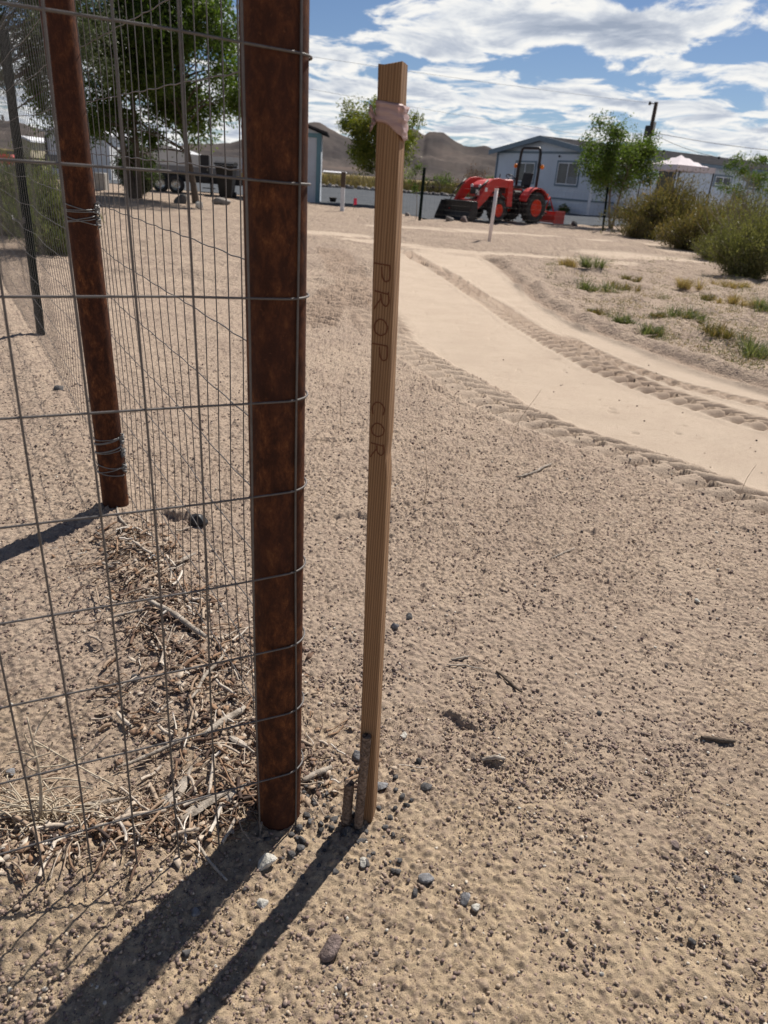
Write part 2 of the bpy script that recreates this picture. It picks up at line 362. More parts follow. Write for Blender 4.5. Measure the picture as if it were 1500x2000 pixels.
def m_ground():
    m, t, p = mat('dirt'); co = t.n('ShaderNodeTexCoord').outputs['Object']
    sm = attr(t, 'smooth'); tr = attr(t, 'tread'); cl = attr(t, 'clod'); ci = attr(t, 'cid')
    n1 = t.noise(co, 1.3, 6, .6); n2 = t.noise(co, 35, 5, .65); n3 = t.noise(co, 420, 4, .7)
    ro = t.ramp(n1, [(.36, (.385, .304, .236)), (.64, (.455, .362, .276))])
    yy_ = t.n('ShaderNodeSeparateXYZ', i_0=co).outputs[1]; gold = t.n('ShaderNodeMapRange', interpolation_type='SMOOTHSTEP', i_Value=t.math('ADD', yy_, t.math('MULTIPLY', t.math('SUBTRACT', t.noise(co, 2.1, 4, .6), .5), 1.6)), i_From_Min=.75, i_From_Max=1.75, i_To_Min=1.0, i_To_Max=0.0).outputs[0]
    ro = t.mix(t.math('MULTIPLY', gold, .75), ro, (.495, .385, .250))
    ro = t.mix(t.math('MULTIPLY', t.ramp(n2, [(.42, (0, 0, 0)), (.66, (1, 1, 1))]), .45), ro, (.235, .175, .145))
    cc = t.ramp(ci, [(0, (.165, .125, .110)), (.35, (.255, .19, .158)), (.7, (.35, .275, .215)), (1, (.20, .165, .155))])
    ro = t.mix(t.math('MULTIPLY', t.math('POWER', cl, .8), .78), ro, cc)
    s_ = t.ramp(t.noise(co, 2.2, 6, .65), [(.3, (.450, .362, .282)), (.7, (.515, .423, .332))])
    c = t.mix(sm, ro, s_)
    sc_ = t.noise(t.vmath('MULTIPLY', co, (1.0, 2.6, 1)), 9.0, 6, .7, .6); c = t.mix(t.math('MULTIPLY', sm, t.ramp(sc_, [(.56, (0, 0, 0)), (.68, (.45, .45, .45))])), c, (.36, .28, .21))
    c = t.mix(t.math('MULTIPLY', tr, .78), c, (.30, .225, .17))
    g = t.ramp(n3, [(.30, (.62, .60, .60)), (.5, (1, 1, 1)), (.72, (1.22, 1.2, 1.16))])
    c = t.mix(1.0, c, g, 'MULTIPLY')
    # dark coarse grains
    v = t.n('ShaderNodeTexVoronoi', feature='F1', i_Vector=co, i_Scale=210.0)
    vr = t.n('ShaderNodeSeparateColor', i_0=v.outputs['Color']).outputs[0]
    gm = t.math('MULTIPLY', t.math('LESS_THAN', v.outputs['Distance'], .32), t.math('GREATER_THAN', vr, .80))
    gm = t.math('MULTIPLY', gm, t.math('SUBTRACT', 1.0, t.math('MULTIPLY', sm, .9)))
    c = t.mix(t.math('MULTIPLY', gm, .65), c, (.12, .085, .075))
    t.L.new(c, p.inputs['Base Color']); p.inputs['Roughness'].default_value = .95; p.inputs['Specular IOR Level'].default_value = .12
    v4 = t.n('ShaderNodeTexVoronoi', feature='F1', i_Vector=co, i_Scale=62.0); v4r = t.n('ShaderNodeSeparateColor', i_0=v4.outputs['Color'])
    g4 = t.math('MULTIPLY', t.math('LESS_THAN', t.math('ADD', v4.outputs['Distance'], t.math('MULTIPLY', n3, .25)), t.math('MULTIPLY', v4r.outputs[1], .52)), t.math('GREATER_THAN', t.math('ADD', v4r.outputs[0], t.math('MULTIPLY', n1, .5)), .86))
    g4 = t.math('MULTIPLY', g4, t.math('SUBTRACT', 1.0, sm))
    c = t.mix(t.math('MULTIPLY', g4, .55), c, (.19, .135, .115))
    # bump: grains near, clods further away
    v2 = t.n('ShaderNodeTexVoronoi', feature='SMOOTH_F1', i_Vector=co, i_Scale=70.0)
    v3 = t.n('ShaderNodeTexVoronoi', feature='SMOOTH_F1', i_Vector=co, i_Scale=22.0)
    rgh = t.math('SUBTRACT', 1.0, t.math('MULTIPLY', sm, .88))
    h = t.math('ADD', t.math('MULTIPLY', n3, .0042), t.math('MULTIPLY', t.math('SUBTRACT', 1.0, v2.outputs['Distance']), t.math('MULTIPLY', rgh, .0105)))
    dist = t.n('ShaderNodeSeparateXYZ', i_0=co).outputs[1]
    fa = t.n('ShaderNodeMapRange', i_Value=dist, i_From_Min=2.0, i_From_Max=9.0).outputs[0]
    fa2 = t.n('ShaderNodeMapRange', i_Value=dist, i_From_Min=5.0, i_From_Max=16.0).outputs[0]
    h = t.math('ADD', h, t.math('MULTIPLY', t.math('SUBTRACT', 1.0, v3.outputs['Distance']), t.math('MULTIPLY', t.math('MULTIPLY', rgh, fa), .020)))
    h = t.math('ADD', h, t.math('MULTIPLY', t.noise(co, 5.5, 6, .65), t.math('MULTIPLY', t.math('MULTIPLY', rgh, fa2), .11)))
    b = t.n('ShaderNodeBump', i_Strength=1.0, i_Distance=1.0, i_Height=h); t.L.new(b.outputs[0], p.inputs['Normal'])
    return m
def m_rust():
    m, t, p = mat('rusted_pipe'); co = t.n('ShaderNodeTexCoord').outputs['Object']
    st = t.vmath('MULTIPLY', co, (1, 1, .5))
    a = t.noise(st, 48, 8, .78, .2); b = t.noise(co, 150, 5, .75); d = t.noise(st, 7, 4, .55)
    c = t.ramp(a, [(.32, (.024, .011, .008)), (.46, (.050, .019, .011)), (.57, (.105, .038, .017)), (.70, (.23, .095, .035))])
    c = t.mix(t.ramp(d, [(.45, (0, 0, 0)), (.65, (.7, .7, .7))]), c, (.045, .018, .013))
    c = t.mix(t.ramp(b, [(.60, (0, 0, 0)), (.72, (.4, .4, .4))]), c, (.22, .095, .04))
    t.L.new(c, p.inputs['Base Color']); p.inputs['Roughness'].default_value = .8; p.inputs['Specular IOR Level'].default_value = .15
    h = t.math('ADD', t.math('MULTIPLY', a, .5), t.math('MULTIPLY', b, .35))
    bb = t.n('ShaderNodeBump', i_Strength=.55, i_Distance=.003, i_Height=h); t.L.new(bb.outputs[0], p.inputs['Normal']); return m
def m_wood(name, c1, c2, f=1.0, bump=.4):
    m, t, p = mat(name); co = t.n('ShaderNodeTexCoord').outputs['Object']
    q = t.vmath('MULTIPLY', co, (260 * f, 260 * f, 3.0))
    a = t.noise(q, 1.0, 4, .6, .2)
    wv = t.n('ShaderNodeTexWave', wave_type='BANDS', bands_direction='X', i_Vector=t.vmath('MULTIPLY', co, (1, 1, .02)), i_Scale=52.0 * f, i_Distortion=3.2, i_Detail=2.0, i_Detail_Scale=1.5)
    k = t.math('ADD', t.math('MULTIPLY', a, .5), t.math('MULTIPLY', wv.outputs['Fac'], .5))
    c = t.ramp(k, [(.18, c1), (.75, c2)])
    st = t.noise(t.vmath('MULTIPLY', co, (14, 14, 2.2)), 1.0, 4, .6)
    c = t.mix(t.ramp(st, [(.52, (0, 0, 0)), (.74, (.42, .42, .42))]), c, tuple(x * .62 for x in c1))
    t.L.new(c, p.inputs['Base Color']); p.inputs['Roughness'].default_value = .78; p.inputs['Specular IOR Level'].default_value = .2
    b = t.n('ShaderNodeBump', i_Strength=bump, i_Distance=.002, i_Height=k); t.L.new(b.outputs[0], p.inputs['Normal']); return m
def m_leaf(name, stops, trans=.42, rough=.55):
    m, t, p = mat(name); tint = attr(t, 'tint')
    c = t.ramp(tint, stops); t.L.new(c, p.inputs['Base Color']); p.inputs['Roughness'].default_value = rough; p.inputs['Specular IOR Level'].default_value = .3
    tr = t.n('ShaderNodeBsdfTranslucent'); t.L.new(t.mix(1.0, c, (1.25, 1.35, .75), 'MULTIPLY'), tr.inputs[0])
    mx = t.n('ShaderNodeMixShader', i_0=trans, i_1=p.outputs[0], i_2=tr.outputs[0])
    out = [n for n in m.node_tree.nodes if n.type == 'OUTPUT_MATERIAL'][0]; t.L.new(mx.outputs[0], out.inputs[0]); return m
def m_siding(name, c, groove=4.9, trim=None):
    m, t, p = mat(name); co = t.n('ShaderNodeTexCoord').outputs['Object']
    s = t.n('ShaderNodeSeparateXYZ', i_0=co); ax = t.math('ADD', s.outputs[0], s.outputs[1])
    fr = t.math('FRACT', t.math('MULTIPLY', ax, groove)); ln = t.math('LESS_THAN', fr, .07)
    n = t.noise(co, 1.4, 5, .6)
    b = t.ramp(n, [(.3, tuple(x * .93 for x in c)), (.7, tuple(min(1, x * 1.05) for x in c))])
    t.L.new(t.mix(t.math('MULTIPLY', ln, .22), b, tuple(x * .5 for x in c)), p.inputs['Base Color'])
    p.inputs['Roughness'].default_value = .7
    bp = t.n('ShaderNodeBump', i_Strength=.5, i_Distance=.01, i_Height=t.math('SUBTRACT', 1.0, ln)); t.L.new(bp.outputs[0], p.inputs['Normal']); return m
def m_glass(name, c=(.03, .035, .04)):
    m, t, p = mat(name); co = t.n('ShaderNodeTexCoord').outputs['Object']
    t.L.new(t.ramp(t.noise(co, 1.2, 3, .5), [(.3, c), (.7, tuple(x * 2.2 for x in c))]), p.inputs['Base Color']); p.inputs['Roughness'].default_value = .08; p.inputs['Specular IOR Level'].default_value = .35; return m
M = {}
M['rust'] = m_rust()
M['wood'] = m_wood('stake_pine', (.155, .085, .045), (.29, .18, .10), 1.5)
M['grey_wood'] = m_wood('weathered_wood', (.20, .17, .14), (.48, .43, .37), .6, .5)
M['stick'] = simple('weathered_stick', (.24, .20, .16), .9, 0, .3, 45, .5, 150, c2=(.50, .44, .37))
M['straw'] = simple('bleached_straw', (.38, .31, .22), .85, 0, .2, 60, c2=(.62, .54, .42))
M['litter'] = m_wood('dry_litter_wood', (.26, .19, .13), (.58, .47, .36), .5, .3)
M['wire'] = simple('galvanised_wire', (.13, .122, .12), .6, .45, .2, 40)
M['tie'] = simple('tie_wire', (.20, .20, .20), .55, .6, .15, 60)
M['tpost'] = simple('green_post_paint', (.005, .012, .009), .75, 0, .3, 30, .3, 60, .1)
M['ink'] = simple('brown_ink', (.12, .045, .022), .8, 0, .2, 300)
M['old_pipe'] = simple('corroded_pipe', (.085, .055, .045), .9, .1, .5, 130, 1.0, 160, c2=(.36, .27, .21))
M['pipe_dark'] = simple('pipe_inside', (.01, .01, .01), .9)
M['tread_red'] = simple('tractor_red', (.50, .026, .018), .5, 0, .12, 6, .05, 40, .5)
M['rimred'] = simple('rim_red', (.66, .05, .018), .5, 0, .12, 10)
M['tyre'] = simple('tyre_rubber', (.045, .043, .042), .9, 0, .4, 9, .3, 40)
M['black'] = simple('black_paint', (.018, .018, .020), .45, 0, .3, 8)
M['dark_metal'] = simple('dark_metal', (.06, .058, .055), .55, .4, .35, 9)
M['steel'] = simple('bare_steel', (.42, .42, .40), .35, .85, .2, 20)
M['amber'] = simple('amber_lens', (.85, .24, .02), .3, 0, .1, 20)
M['decal'] = simple('white_decal', (.68, .66, .66), .5, 0, .1, 20)
M['siding'] = m_siding('pale_blue_siding', (.52, .57, .64))
M['trim'] = simple('blue_grey_trim', (.15, .20, .245), .6, 0, .1, 4)
M['teal'] = simple('teal_trim', (.13, .25, .30), .6, 0, .12, 4)
M['white'] = simple('white_paint', (.66, .67, .70), .55, 0, .06, 4)
M['shingle'] = simple('shingle', (.05, .05, .054), 1, 0, .35, 3, .6, 20, 0)
M['glass'] = m_glass('window_glass'); M['blind'] = simple('window_blind', (.20, .21, .22), .6)
M['door'] = simple('dark_door', (.03, .03, .035), .5)
M['concrete'] = simple('concrete', (.34, .33, .31), .9, 0, .15, 12, .4)
M['canvas'] = simple('canopy_cloth', (.66, .60, .62), .85, 0, .08, 3)
M['bark'] = simple('bark', (.10, .078, .06), .95, 0, .35, 16, .8, 30)
M['bark_pale'] = simple('pale_bark', (.20, .165, .13), .95, 0, .3, 16, .8, 30)
M['pole'] = simple('pole_wood', (.085, .062, .045), .9, 0, .3, 4, .4)
M['pvc'] = simple('white_pvc', (.74, .66, .63), .5, 0, .05, 10)
M['pink'] = simple('red_flag', (.75, .04, .10), .6, 0, .1, 20)
M['trailer'] = simple('trailer_skin', (.60, .61, .62), .4, 0, .06, 2)
M['trailer_grey'] = simple('trailer_stripe', (.22, .22, .23), .4, 0, .1, 2)
M['beige'] = simple('beige_wall', (.42, .37, .26), .8, 0, .1, 2)
M['stone_dark'] = simple('dark_stone', (.055, .052, .052), .85, 0, .5, 60, .6, 160, c2=(.14, .135, .135))
M['stone_grey'] = simple('grey_stone', (.13, .13, .135), .85, 0, .4, 70, .6, 160, c2=(.30, .30, .31))
M['stone_pale'] = simple('pale_stone', (.40, .38, .33), .85, 0, .25, 60, .6, 160, c2=(.66, .64, .58))
M['stone_brown'] = simple('brown_stone', (.13, .095, .085), .85, 0, .3, 60, .7, 160, c2=(.26, .20, .18))
M['rock'] = simple('far_rock', (.16, .14, .13), .9, 0, .4, 5, .8, 12, c2=(.36, .33, .30))
M['black_plastic'] = simple('black_plastic', (.014, .014, .015), .55, 0, .2, 4)
# ribbon: thin faded pink plastic
def m_ribbon():
    m, t, p = mat('faded_ribbon'); co = t.n('ShaderNodeTexCoord').outputs['Object']
    c = t.ramp(t.noise(t.vmath('MULTIPLY', co, (20, 20, 160)), 1, 4, .6), [(.3, (.60, .43, .42)), (.7, (.74, .58, .56))])
    t.L.new(c, p.inputs['Base Color']); p.inputs['Roughness'].default_value = .45
    tr = t.n('ShaderNodeBsdfTranslucent'); t.L.new(c, tr.inputs[0])
    mx = t.n('ShaderNodeMixShader', i_0=.5, i_1=p.outputs[0], i_2=tr.outputs[0])
    out = [n for n in m.node_tree.nodes if n.type == 'OUTPUT_MATERIAL'][0]; t.L.new(mx.outputs[0], out.inputs[0])
    b = t.n('ShaderNodeBump', i_Strength=.6, i_Distance=.004, i_Height=t.noise(t.vmath('MULTIPLY', co, (25, 25, 190)), 1, 3, .5)); t.L.new(b.outputs[0], p.inputs['Normal']); return m
M['ribbon'] = m_ribbon()

# ------------------------------------------------------------------ ground sheet
def build_ground():
    ys = [.36]
    while ys[-1] < 3500:
        y = ys[-1]; s = max(.0030, .85 * (y * y + 1.56) / (1.25 * 717))
        if y < .55: s = .004
        s = min(s, .45) if y < 45 else max(.45, y * .02)
        ys.append(y + s)
    ys = [-3500, -900, -250, -80, -30, -12, -5, -2, -1, -.5, -.2, 0, .1, .18, .24, .28, .32] + ys
    xs = [0.0]
    while xs[-1] < 3500:
        x = xs[-1]; s = .0036 if x < .72 else (.0036 + .0078 * (x - .72) if x < 6 else .045 + .022 * (x - 6)); xs.append(x + s)
    xs = np.array([-x for x in xs[:0:-1]] + xs); ys = np.array(ys)
    X, Y = np.meshgrid(xs, ys); nx, ny = len(xs), len(ys)
    print('ground grid', nx, ny, nx * ny)
    x = X.ravel(); y = Y.ravel()
    z, sm, tr, cl, ci = ground_z(x, y, True, True)
    i = np.arange(nx * ny).reshape(ny, nx)
    F = np.stack([i[:-1, :-1].ravel(), i[:-1, 1:].ravel(), i[1:, 1:].ravel(), i[1:, :-1].ravel()], 1)
    me = np_mesh('ground', np.stack([x, y, z], 1), F, dict(smooth=sm, tread=tr, clod=cl, cid=ci))
    tag(link('ground', me, m_ground(), smooth=True), 'sandy tan dirt yard with clods and tyre tracks', kind='structure')
build_ground()
def sheet(name, poly, z, m, label):
    me = bpy.data.meshes.new(name); me.from_pydata([(p[0], p[1], z) for p in poly], [], [tuple(range(len(poly)))]); me.update()
    return tag(link(name, me, m), label, kind='structure')
def m_gravel():
    m, t, p = mat('blue_gravel'); co = t.n('ShaderNodeTexCoord').outputs['Object']
    v = t.n('ShaderNodeTexVoronoi', i_Vector=co, i_Scale=9.0); n = t.noise(co, .5, 5, .6)
    c = t.ramp(n, [(.3, (.062, .070, .082)), (.7, (.098, .106, .115))]); g = t.n('ShaderNodeSeparateColor', i_0=v.outputs['Color']).outputs[0]
    c = t.mix(t.math('MULTIPLY', g, .5), c, (.17, .178, .188)); t.L.new(c, p.inputs['Base Color']); p.inputs['Roughness'].default_value = 1; p.inputs['Specular IOR Level'].default_value = 0
    b = t.n('ShaderNodeBump', i_Strength=.4, i_Distance=.03, i_Height=v.outputs['Distance']); t.L.new(b.outputs[0], p.inputs['Normal']); return m
def m_field():
    m, t, p = mat('dry_field'); co = t.n('ShaderNodeTexCoord').outputs['Object']
    n = t.noise(t.vmath('MULTIPLY', co, (.35, 1, 1)), .06, 8, .7)
    c = t.ramp(n, [(.36, (.155, .135, .07)), (.5, (.27, .22, .13)), (.66, (.36, .29, .19))]); t.L.new(c, p.inputs['Base Color']); p.inputs['Roughness'].default_value = 1; p.inputs['Specular IOR Level'].default_value = 0; return m
edge = [G(590, 396), G(640, 400), G(700, 407), G(745, 410), G(790, 419), G(830, 428), G(900, 433), G(960, 437), G(1020, 438), G(1100, 440), G(1160, 441), G(1240, 443), G(1330, 440)]
e2 = []
for a, b in zip(edge[:-1], edge[1:]):
    for k in range(5):
        u = k / 5; e2.append((a[0] + (b[0] - a[0]) * u + rnd.uniform(-.15, .15), a[1] + (b[1] - a[1]) * u + rnd.uniform(-.35, .35)))
left = [(-60, 42), (-14, 38.5), (-10, 36.8), (-7.0, 36.5)]
sheet('gravel_drive', left + e2 + [(30, 34), (60, 40), (70, 74), (20, 77), (0, 78), (-30, 78), (-80, 76)], .02, m_gravel(), 'blue grey gravel drive behind the dirt yard')
sheet('field', [(-900, 76.5), (-30, 77), (0, 77), (30, 76), (900, 74), (1500, 2500), (-1500, 2500)], .035, m_field(), 'dry grass field between the drive and the hills')

# ------------------------------------------------------------------ hills
def build_hills():
    pts = [(-700, 255), (-300, 262), (0, 240), (35, 246), (100, 262), (180, 285), (300, 296), (450, 285), (560, 258), (605, 247), (625, 247), (640, 256), (660, 266), (700, 285), (740, 296), (770, 284), (790, 268), (806, 258), (818, 264), (828, 271), (836, 266), (850, 265), (866, 268), (880, 278), (905, 291), (925, 294), (945, 293), (985, 306), (1030, 318), (1100, 330), (1250, 345), (1500, 352), (2200, 380)]
    az = []; el = []
    for (x, y) in pts:
        v = ray(x, y); az.append(math.atan2(v.x, v.y)); el.append(v.z / math.hypot(v.x, v.y))
    na, nr = 900, 90
    A = np.linspace(-.75, .75, na); Rr = np.linspace(0, 1, nr)
    AA, RR = np.meshgrid(A, Rr)
    E = np.interp(AA, az, el)
    x0 = np.sin(AA) * 3000; y0 = np.cos(AA) * 3000
    dist = 1500 + RR * 2200
    X = np.sin(AA) * dist; Y = np.cos(AA) * dist
    n = 1 - np.abs(fbm(X, Y, 1 / 330., 6, 70, .58) * 2 - 1); n2 = fbm(X, Y, 1 / 900., 3, 75)
    crest = sstep(0, .62, RR) * (1 - .25 * sstep(.66, 1, RR))
    Z = E * 3000 * (crest ** 1.35) * (.55 + .45 * crest) + (n - .66) * 270 * crest * (1 - crest * .9) + (n2 - .5) * 60 * crest * (1 - crest)
    Z = Z * (dist / 3000) ** .3 + (fbm(X, Y, 1 / 60., 3, 80) - .5) * 10 * crest
    Z = np.maximum(Z, -5)
    i = np.arange(na * nr).reshape(nr, na)
    F = np.stack([i[:-1, :-1].ravel(), i[:-1, 1:].ravel(), i[1:, 1:].ravel(), i[1:, :-1].ravel()], 1)
    me = np_mesh('hills', np.stack([X.ravel(), Y.ravel(), Z.ravel()], 1), F)
    m, t, p = mat('hill_scrub'); co = t.n('ShaderNodeTexCoord').outputs['Object']
    a = t.noise(co, .0035, 8, .62); b = t.noise(co, .03, 6, .7)
    c = t.ramp(a, [(.36, (.058, .053, .055)), (.5, (.092, .080, .076)), (.62, (.130, .108, .098)), (.75, (.205, .145, .115))])
    c = t.mix(t.math('MULTIPLY', t.ramp(b, [(.4, (0, 0, 0)), (.7, (1, 1, 1))]), .35), c, (.10, .095, .085))
    t.L.new(c, p.inputs['Base Color']); p.inputs['Roughness'].default_value = 1; p.inputs['Specular IOR Level'].default_value = 0
    tag(link('hills', me, m, smooth=True), 'bare grey brown desert hills', kind='structure')
build_hills()

# ------------------------------------------------------------------ rusty posts, stake
def wob(pts, a): return [(x + rnd.uniform(-a, a), y + rnd.uniform(-a, a), z) for x, y, z in pts]
PR_ = .0455
def pipe_post(base, top, r, label):
    e = empty('fence_post', (base[0], base[1], gz(*base))); tag(e, label, 'fence post', 'rusty pipe posts of the fence')
    d = Vector((top[0] - base[0], top[1] - base[1], top[2]))
    b = MB(); n = 14; pts = [d * (i / n) + Vector((0, 0, -.12 if i == 0 else 0)) for i in range(n + 1)]
    b.tube(pts, [r] * (n + 1), 40, cap=False); b.build('pipe', M['rust'], e)
    c = MB(); nrm = d.normalized(); c.tube([d - nrm * .012, d + nrm * .004], r + .001, 40); c.build('cap', M['rust'], e)
    return e
pipe_post(POST, (POST[0] - .024, POST[1], 1.98), PR_, 'thick rusty brown pipe post with wire mesh bent around it, beside the wooden stake')
pipe_post(LP, (LP[0] - .03, LP[1] - .02, 1.95), .0485, 'rusty red brown pipe post behind the near mesh with wire ties twisted round it')
def t_post(base, h, lean, label, fr=1.0, group='green steel T posts'):
    e = empty('t_post', (base[0], base[1], gz(*base))); tag(e, label, 'fence post', group)
    b = MB(); L = Vector((lean[0], lean[1], h))
    def pr(poly):
        vs = [(p[0], p[1], -.1) for p in poly] + [(p[0] + L.x, p[1] + L.y, L.z) for p in poly]; k = len(poly)
        b.add(vs, [tuple(range(k))[::-1], tuple(range(k, 2 * k))] + [(i, (i + 1) % k, (i + 1) % k + k, i + k) for i in range(k)])
    w, tt, dp = .024 * fr, .004 * fr, .030 * fr
    pr([(-w, 0), (w, 0), (w, tt), (tt * .6, tt), (tt * .6, dp), (-tt * .6, dp), (-tt * .6, tt), (-w, tt)])
    n = int(h / .055)
    for i in range(2, n): 
        z = i * .055; q = L * (z / h); b.box((q.x, q.y - .001 * fr, z), (.016 * fr, .010 * fr, .016 * fr))
    b.build('rail', M['tpost'], e); return e
v_ = ray(6, 60); k_ = math.hypot(*TP) / math.hypot(v_.x, v_.y)
t_post(TP, EYE + v_.z * k_, (v_.x * k_ - TP[0], v_.y * k_ - TP[1]), 'dark green studded T post behind the left rusty post', 1.3)

def stake():
    bx, by = STK; x, y = bx + .002, by + .018; z0 = gz(x, y)
    e = empty('survey_stake', (x, y, z0)); tag(e, 'tall square wooden survey stake with handwriting and a faded ribbon, beside the thick rusty post', 'stake')
    H = 1.385; lean = Vector((-.046, -.004, H)); w, dpt = .0165, .0215
    rz = R(-9); ca, sa = math.cos(rz), math.sin(rz)
    b = MB(); rows = 40; vs = []
    n = 14
    for i in range(rows + 1):
        u = i / rows; c = lean * u; 
        if i == 0: c = Vector((0, 0, -.1))
        sc = 1 + .010 * math.sin(u * 17) ; bow = .0016 * math.sin(u * 4.2)
        ring = []
        for (px, py) in ((-w + .0015, -dpt), (-w * .5, -dpt), (0, -dpt), (w * .5, -dpt), (w - .004, -dpt), (w - .001, -dpt + .003), (w, 0), (w, dpt), (0, dpt), (-w, dpt), (-w, 0), (-w, -dpt + .002)):
            nick = -.0025 * math.exp(-((u - .60) / .012) ** 2) if px > w * .9 else 0
            X = px * sc + nick; ring.append((X * ca - py * sa + c.x + bow, X * sa + py * ca + c.y, c.z + (-.0028 * math.cos(px / w * 1.5) + .0025 * px / w if i == rows else 0)))
        vs += ring
    k = 12; fs = [(i * k + j, i * k + (j + 1) % k, (i + 1) * k + (j + 1) % k, (i + 1) * k + j) for i in range(rows) for j in range(k)] + [tuple(rows * k + j for j in range(k))]
    b.add(vs, fs); b.build('shaft', M['wood'], e)
    # lettering, drawn as strokes on the front face; text runs downwards
    def face(s, up):   # s along the stake downwards from the top (m), up = across, towards the right of the face
        zz = H - s; c = lean * (zz / H); X = up; py = -dpt - .0007
        return Vector((X * ca - py * sa + c.x + .0016 * math.sin(zz / H * 4.2), X * sa + py * ca + c.y, zz))
    gl = {'P': [[(0, -.1), (.05, 1)], [(.05, 1), (.6, 1.05), (.72, .75), (.55, .5), (.12, .45)]],
          'R': [[(0, 0), (.1, 1)], [(.0, .95), (.45, 1.05), (.62, .8), (.45, .5), (.1, .45)], [(.25, .5), (.62, .1), (.75, .0)]],
          'O': [[(.35, 1), (.08, .75), (.03, .35), (.3, .02), (.62, .1), (.75, .5), (.62, .9), (.35, 1)]],
          'C': [[(.7, .85), (.4, 1), (.1, .7), (.08, .3), (.35, .02), (.7, .12)]], '.': [[(.1, .0), (.16, .05)]]}
    tb = MB()
    def write(txt, s0, adv, hgt):
        s = s0
        for ch in txt:
            if ch != ' ':
                cur = MB()
                for st in gl[ch]:
                    dense = []
                    for (a0, b0), (a1, b1) in zip(st[:-1], st[1:]):
                        for q in range(4): dense.append((a0 + (a1 - a0) * q / 4, b0 + (b1 - b0) * q / 4))
                    dense.append(st[-1])
                    for _ in range(2): dense = [dense[0]] + [((dense[i - 1][0] + dense[i][0] * 2 + dense[i + 1][0]) / 4, (dense[i - 1][1] + dense[i][1] * 2 + dense[i + 1][1]) / 4) for i in range(1, len(dense) - 1)] + [dense[-1]]
                    # flat ribbon strokes
                    P = [face(s + a * adv * .92, -.013 + bb_ * hgt) for a, bb_ in dense]
                    nn = Vector((sa, -ca, 0)); vsx = []
                    for i, p in enumerate(P):
                        d = (P[min(i + 1, len(P) - 1)] - P[max(i - 1, 0)]).normalized(); sd_ = d.cross(nn).normalized() * .0011; vsx += [p - sd_, p + sd_]
                    tb = cur; tb.add(vsx, [(2 * i, 2 * i + 1, 2 * i + 3, 2 * i + 2) for i in range(len(P) - 1)])
                cur.build('letter', M['ink'], e)
            s += adv * (.35 if ch == '.' else 1)
    write('PROP.', .252, .039, .022); write('COR', .458, .036, .022)
    # ribbon wrapped around the top
    rv = MB(); rn = 28; bands = 10; vs = []
    for j in range(bands + 1):
        v = j / bands
        for i in range(rn):
            a = 2 * math.pi * i / rn; cx, cy = math.cos(a), math.sin(a)
            q = max(abs(cx) / (w + .0022), abs(cy) / (dpt + .0022)); X, Yq = cx / q, cy / q
            fold = .0011 * math.sin(v * 19 + 1.3 * math.sin(a)) + .0007 * math.sin(v * 41 + a * 2)
            X *= 1 + fold / w * 1.0; Yq *= 1 + fold / dpt
            low = .026 + .016 * float(sstep(-.3, 1.0, np.array(cx)))
            zz = H - .046 - v * low - .002 * cx
            c = lean * (zz / H); vs.append((X * ca - Yq * sa + c.x, X * sa + Yq * ca + c.y, zz))
    rv.add(vs, [(j * rn + i, j * rn + (i + 1) % rn, (j + 1) * rn + (i + 1) % rn, (j + 1) * rn + i) for j in range(bands) for i in range(rn)], True)
    # knot and two short tails at the left edge
    def tail(dx, dz, wd, seed):
        r2 = random.Random(seed); vs = []; nn_ = 8
        for i in range(nn_ + 1):
            u = i / nn_; ww = wd * (.25 + .9 * math.sin(min(1, u * 1.1) * math.pi * .62))
            X = -w - .002 + dx * u; zz = H - .068 + dz * u; c = lean * (zz / H)
            for k_ in range(5):
                o_ = (k_ / 4 - .5) * 2 * ww; pz = zz + o_ * .75; py = -dpt + .004 + .004 * math.sin(k_ * 2.3 + u * 5 + seed) - .006 * u
                Xx = X - abs(o_) * .2 * u; vs.append((Xx * ca - py * sa + c.x, Xx * sa + py * ca + c.y, pz))
        rv.add(vs, [(i * 5 + k_, i * 5 + k_ + 1, (i + 1) * 5 + k_ + 1, (i + 1) * 5 + k_) for i in range(nn_) for k_ in range(4)], True)
    tail(-.008, .014, .007, 1); tail(-.007, -.013, .005, 2); tail(-.005, -.003, .004, 3)
    o = rv.build('ribbon', M['ribbon'], e); o['label'] = 'faded pink flagging ribbon knotted at the left edge'
    s = o.modifiers.new('thick', 'SOLIDIFY'); s.thickness = .0006
stake()
def stub(px, py, h, r, lean, label):
    x, y = G(px, py); e = empty('survey_pipe', (x, y, gz(x, y))); tag(e, label, 'metal pipe', 'short rusted pipes at the foot of the stake')
    b = MB(); n = 16; L = Vector((lean[0], lean[1], h))
    b.tube([L * (i / n) + Vector((0, 0, -.05 if i == 0 else 0)) for i in range(n + 1)], [r * (1 + .03 * math.sin(i * 2.1)) for i in range(n)] + [r * .97], 20, cap=False)
    # rim and hollow
    nv = L.normalized(); 
    b.tube([L, L + nv * .001, L - nv * .001, L - nv * .04], [r * .97, r * .86, r * .78, r * .78], 20, cap=False)
    b.build('tube_wall', M['old_pipe'], e)
    c = MB(); c.tube([L - nv * .018, L - nv * .016], r * .77, 20); c.build('bore', M['pipe_dark'], e)
stub(699, 1617, .245, .0095, (.004, .006), 'taller rusted survey pipe leaning against the foot of the wooden stake')
stub(676, 1610, .112, .0105, (.001, .004), 'shorter stubby rusted pipe left of the taller one at the stake foot')

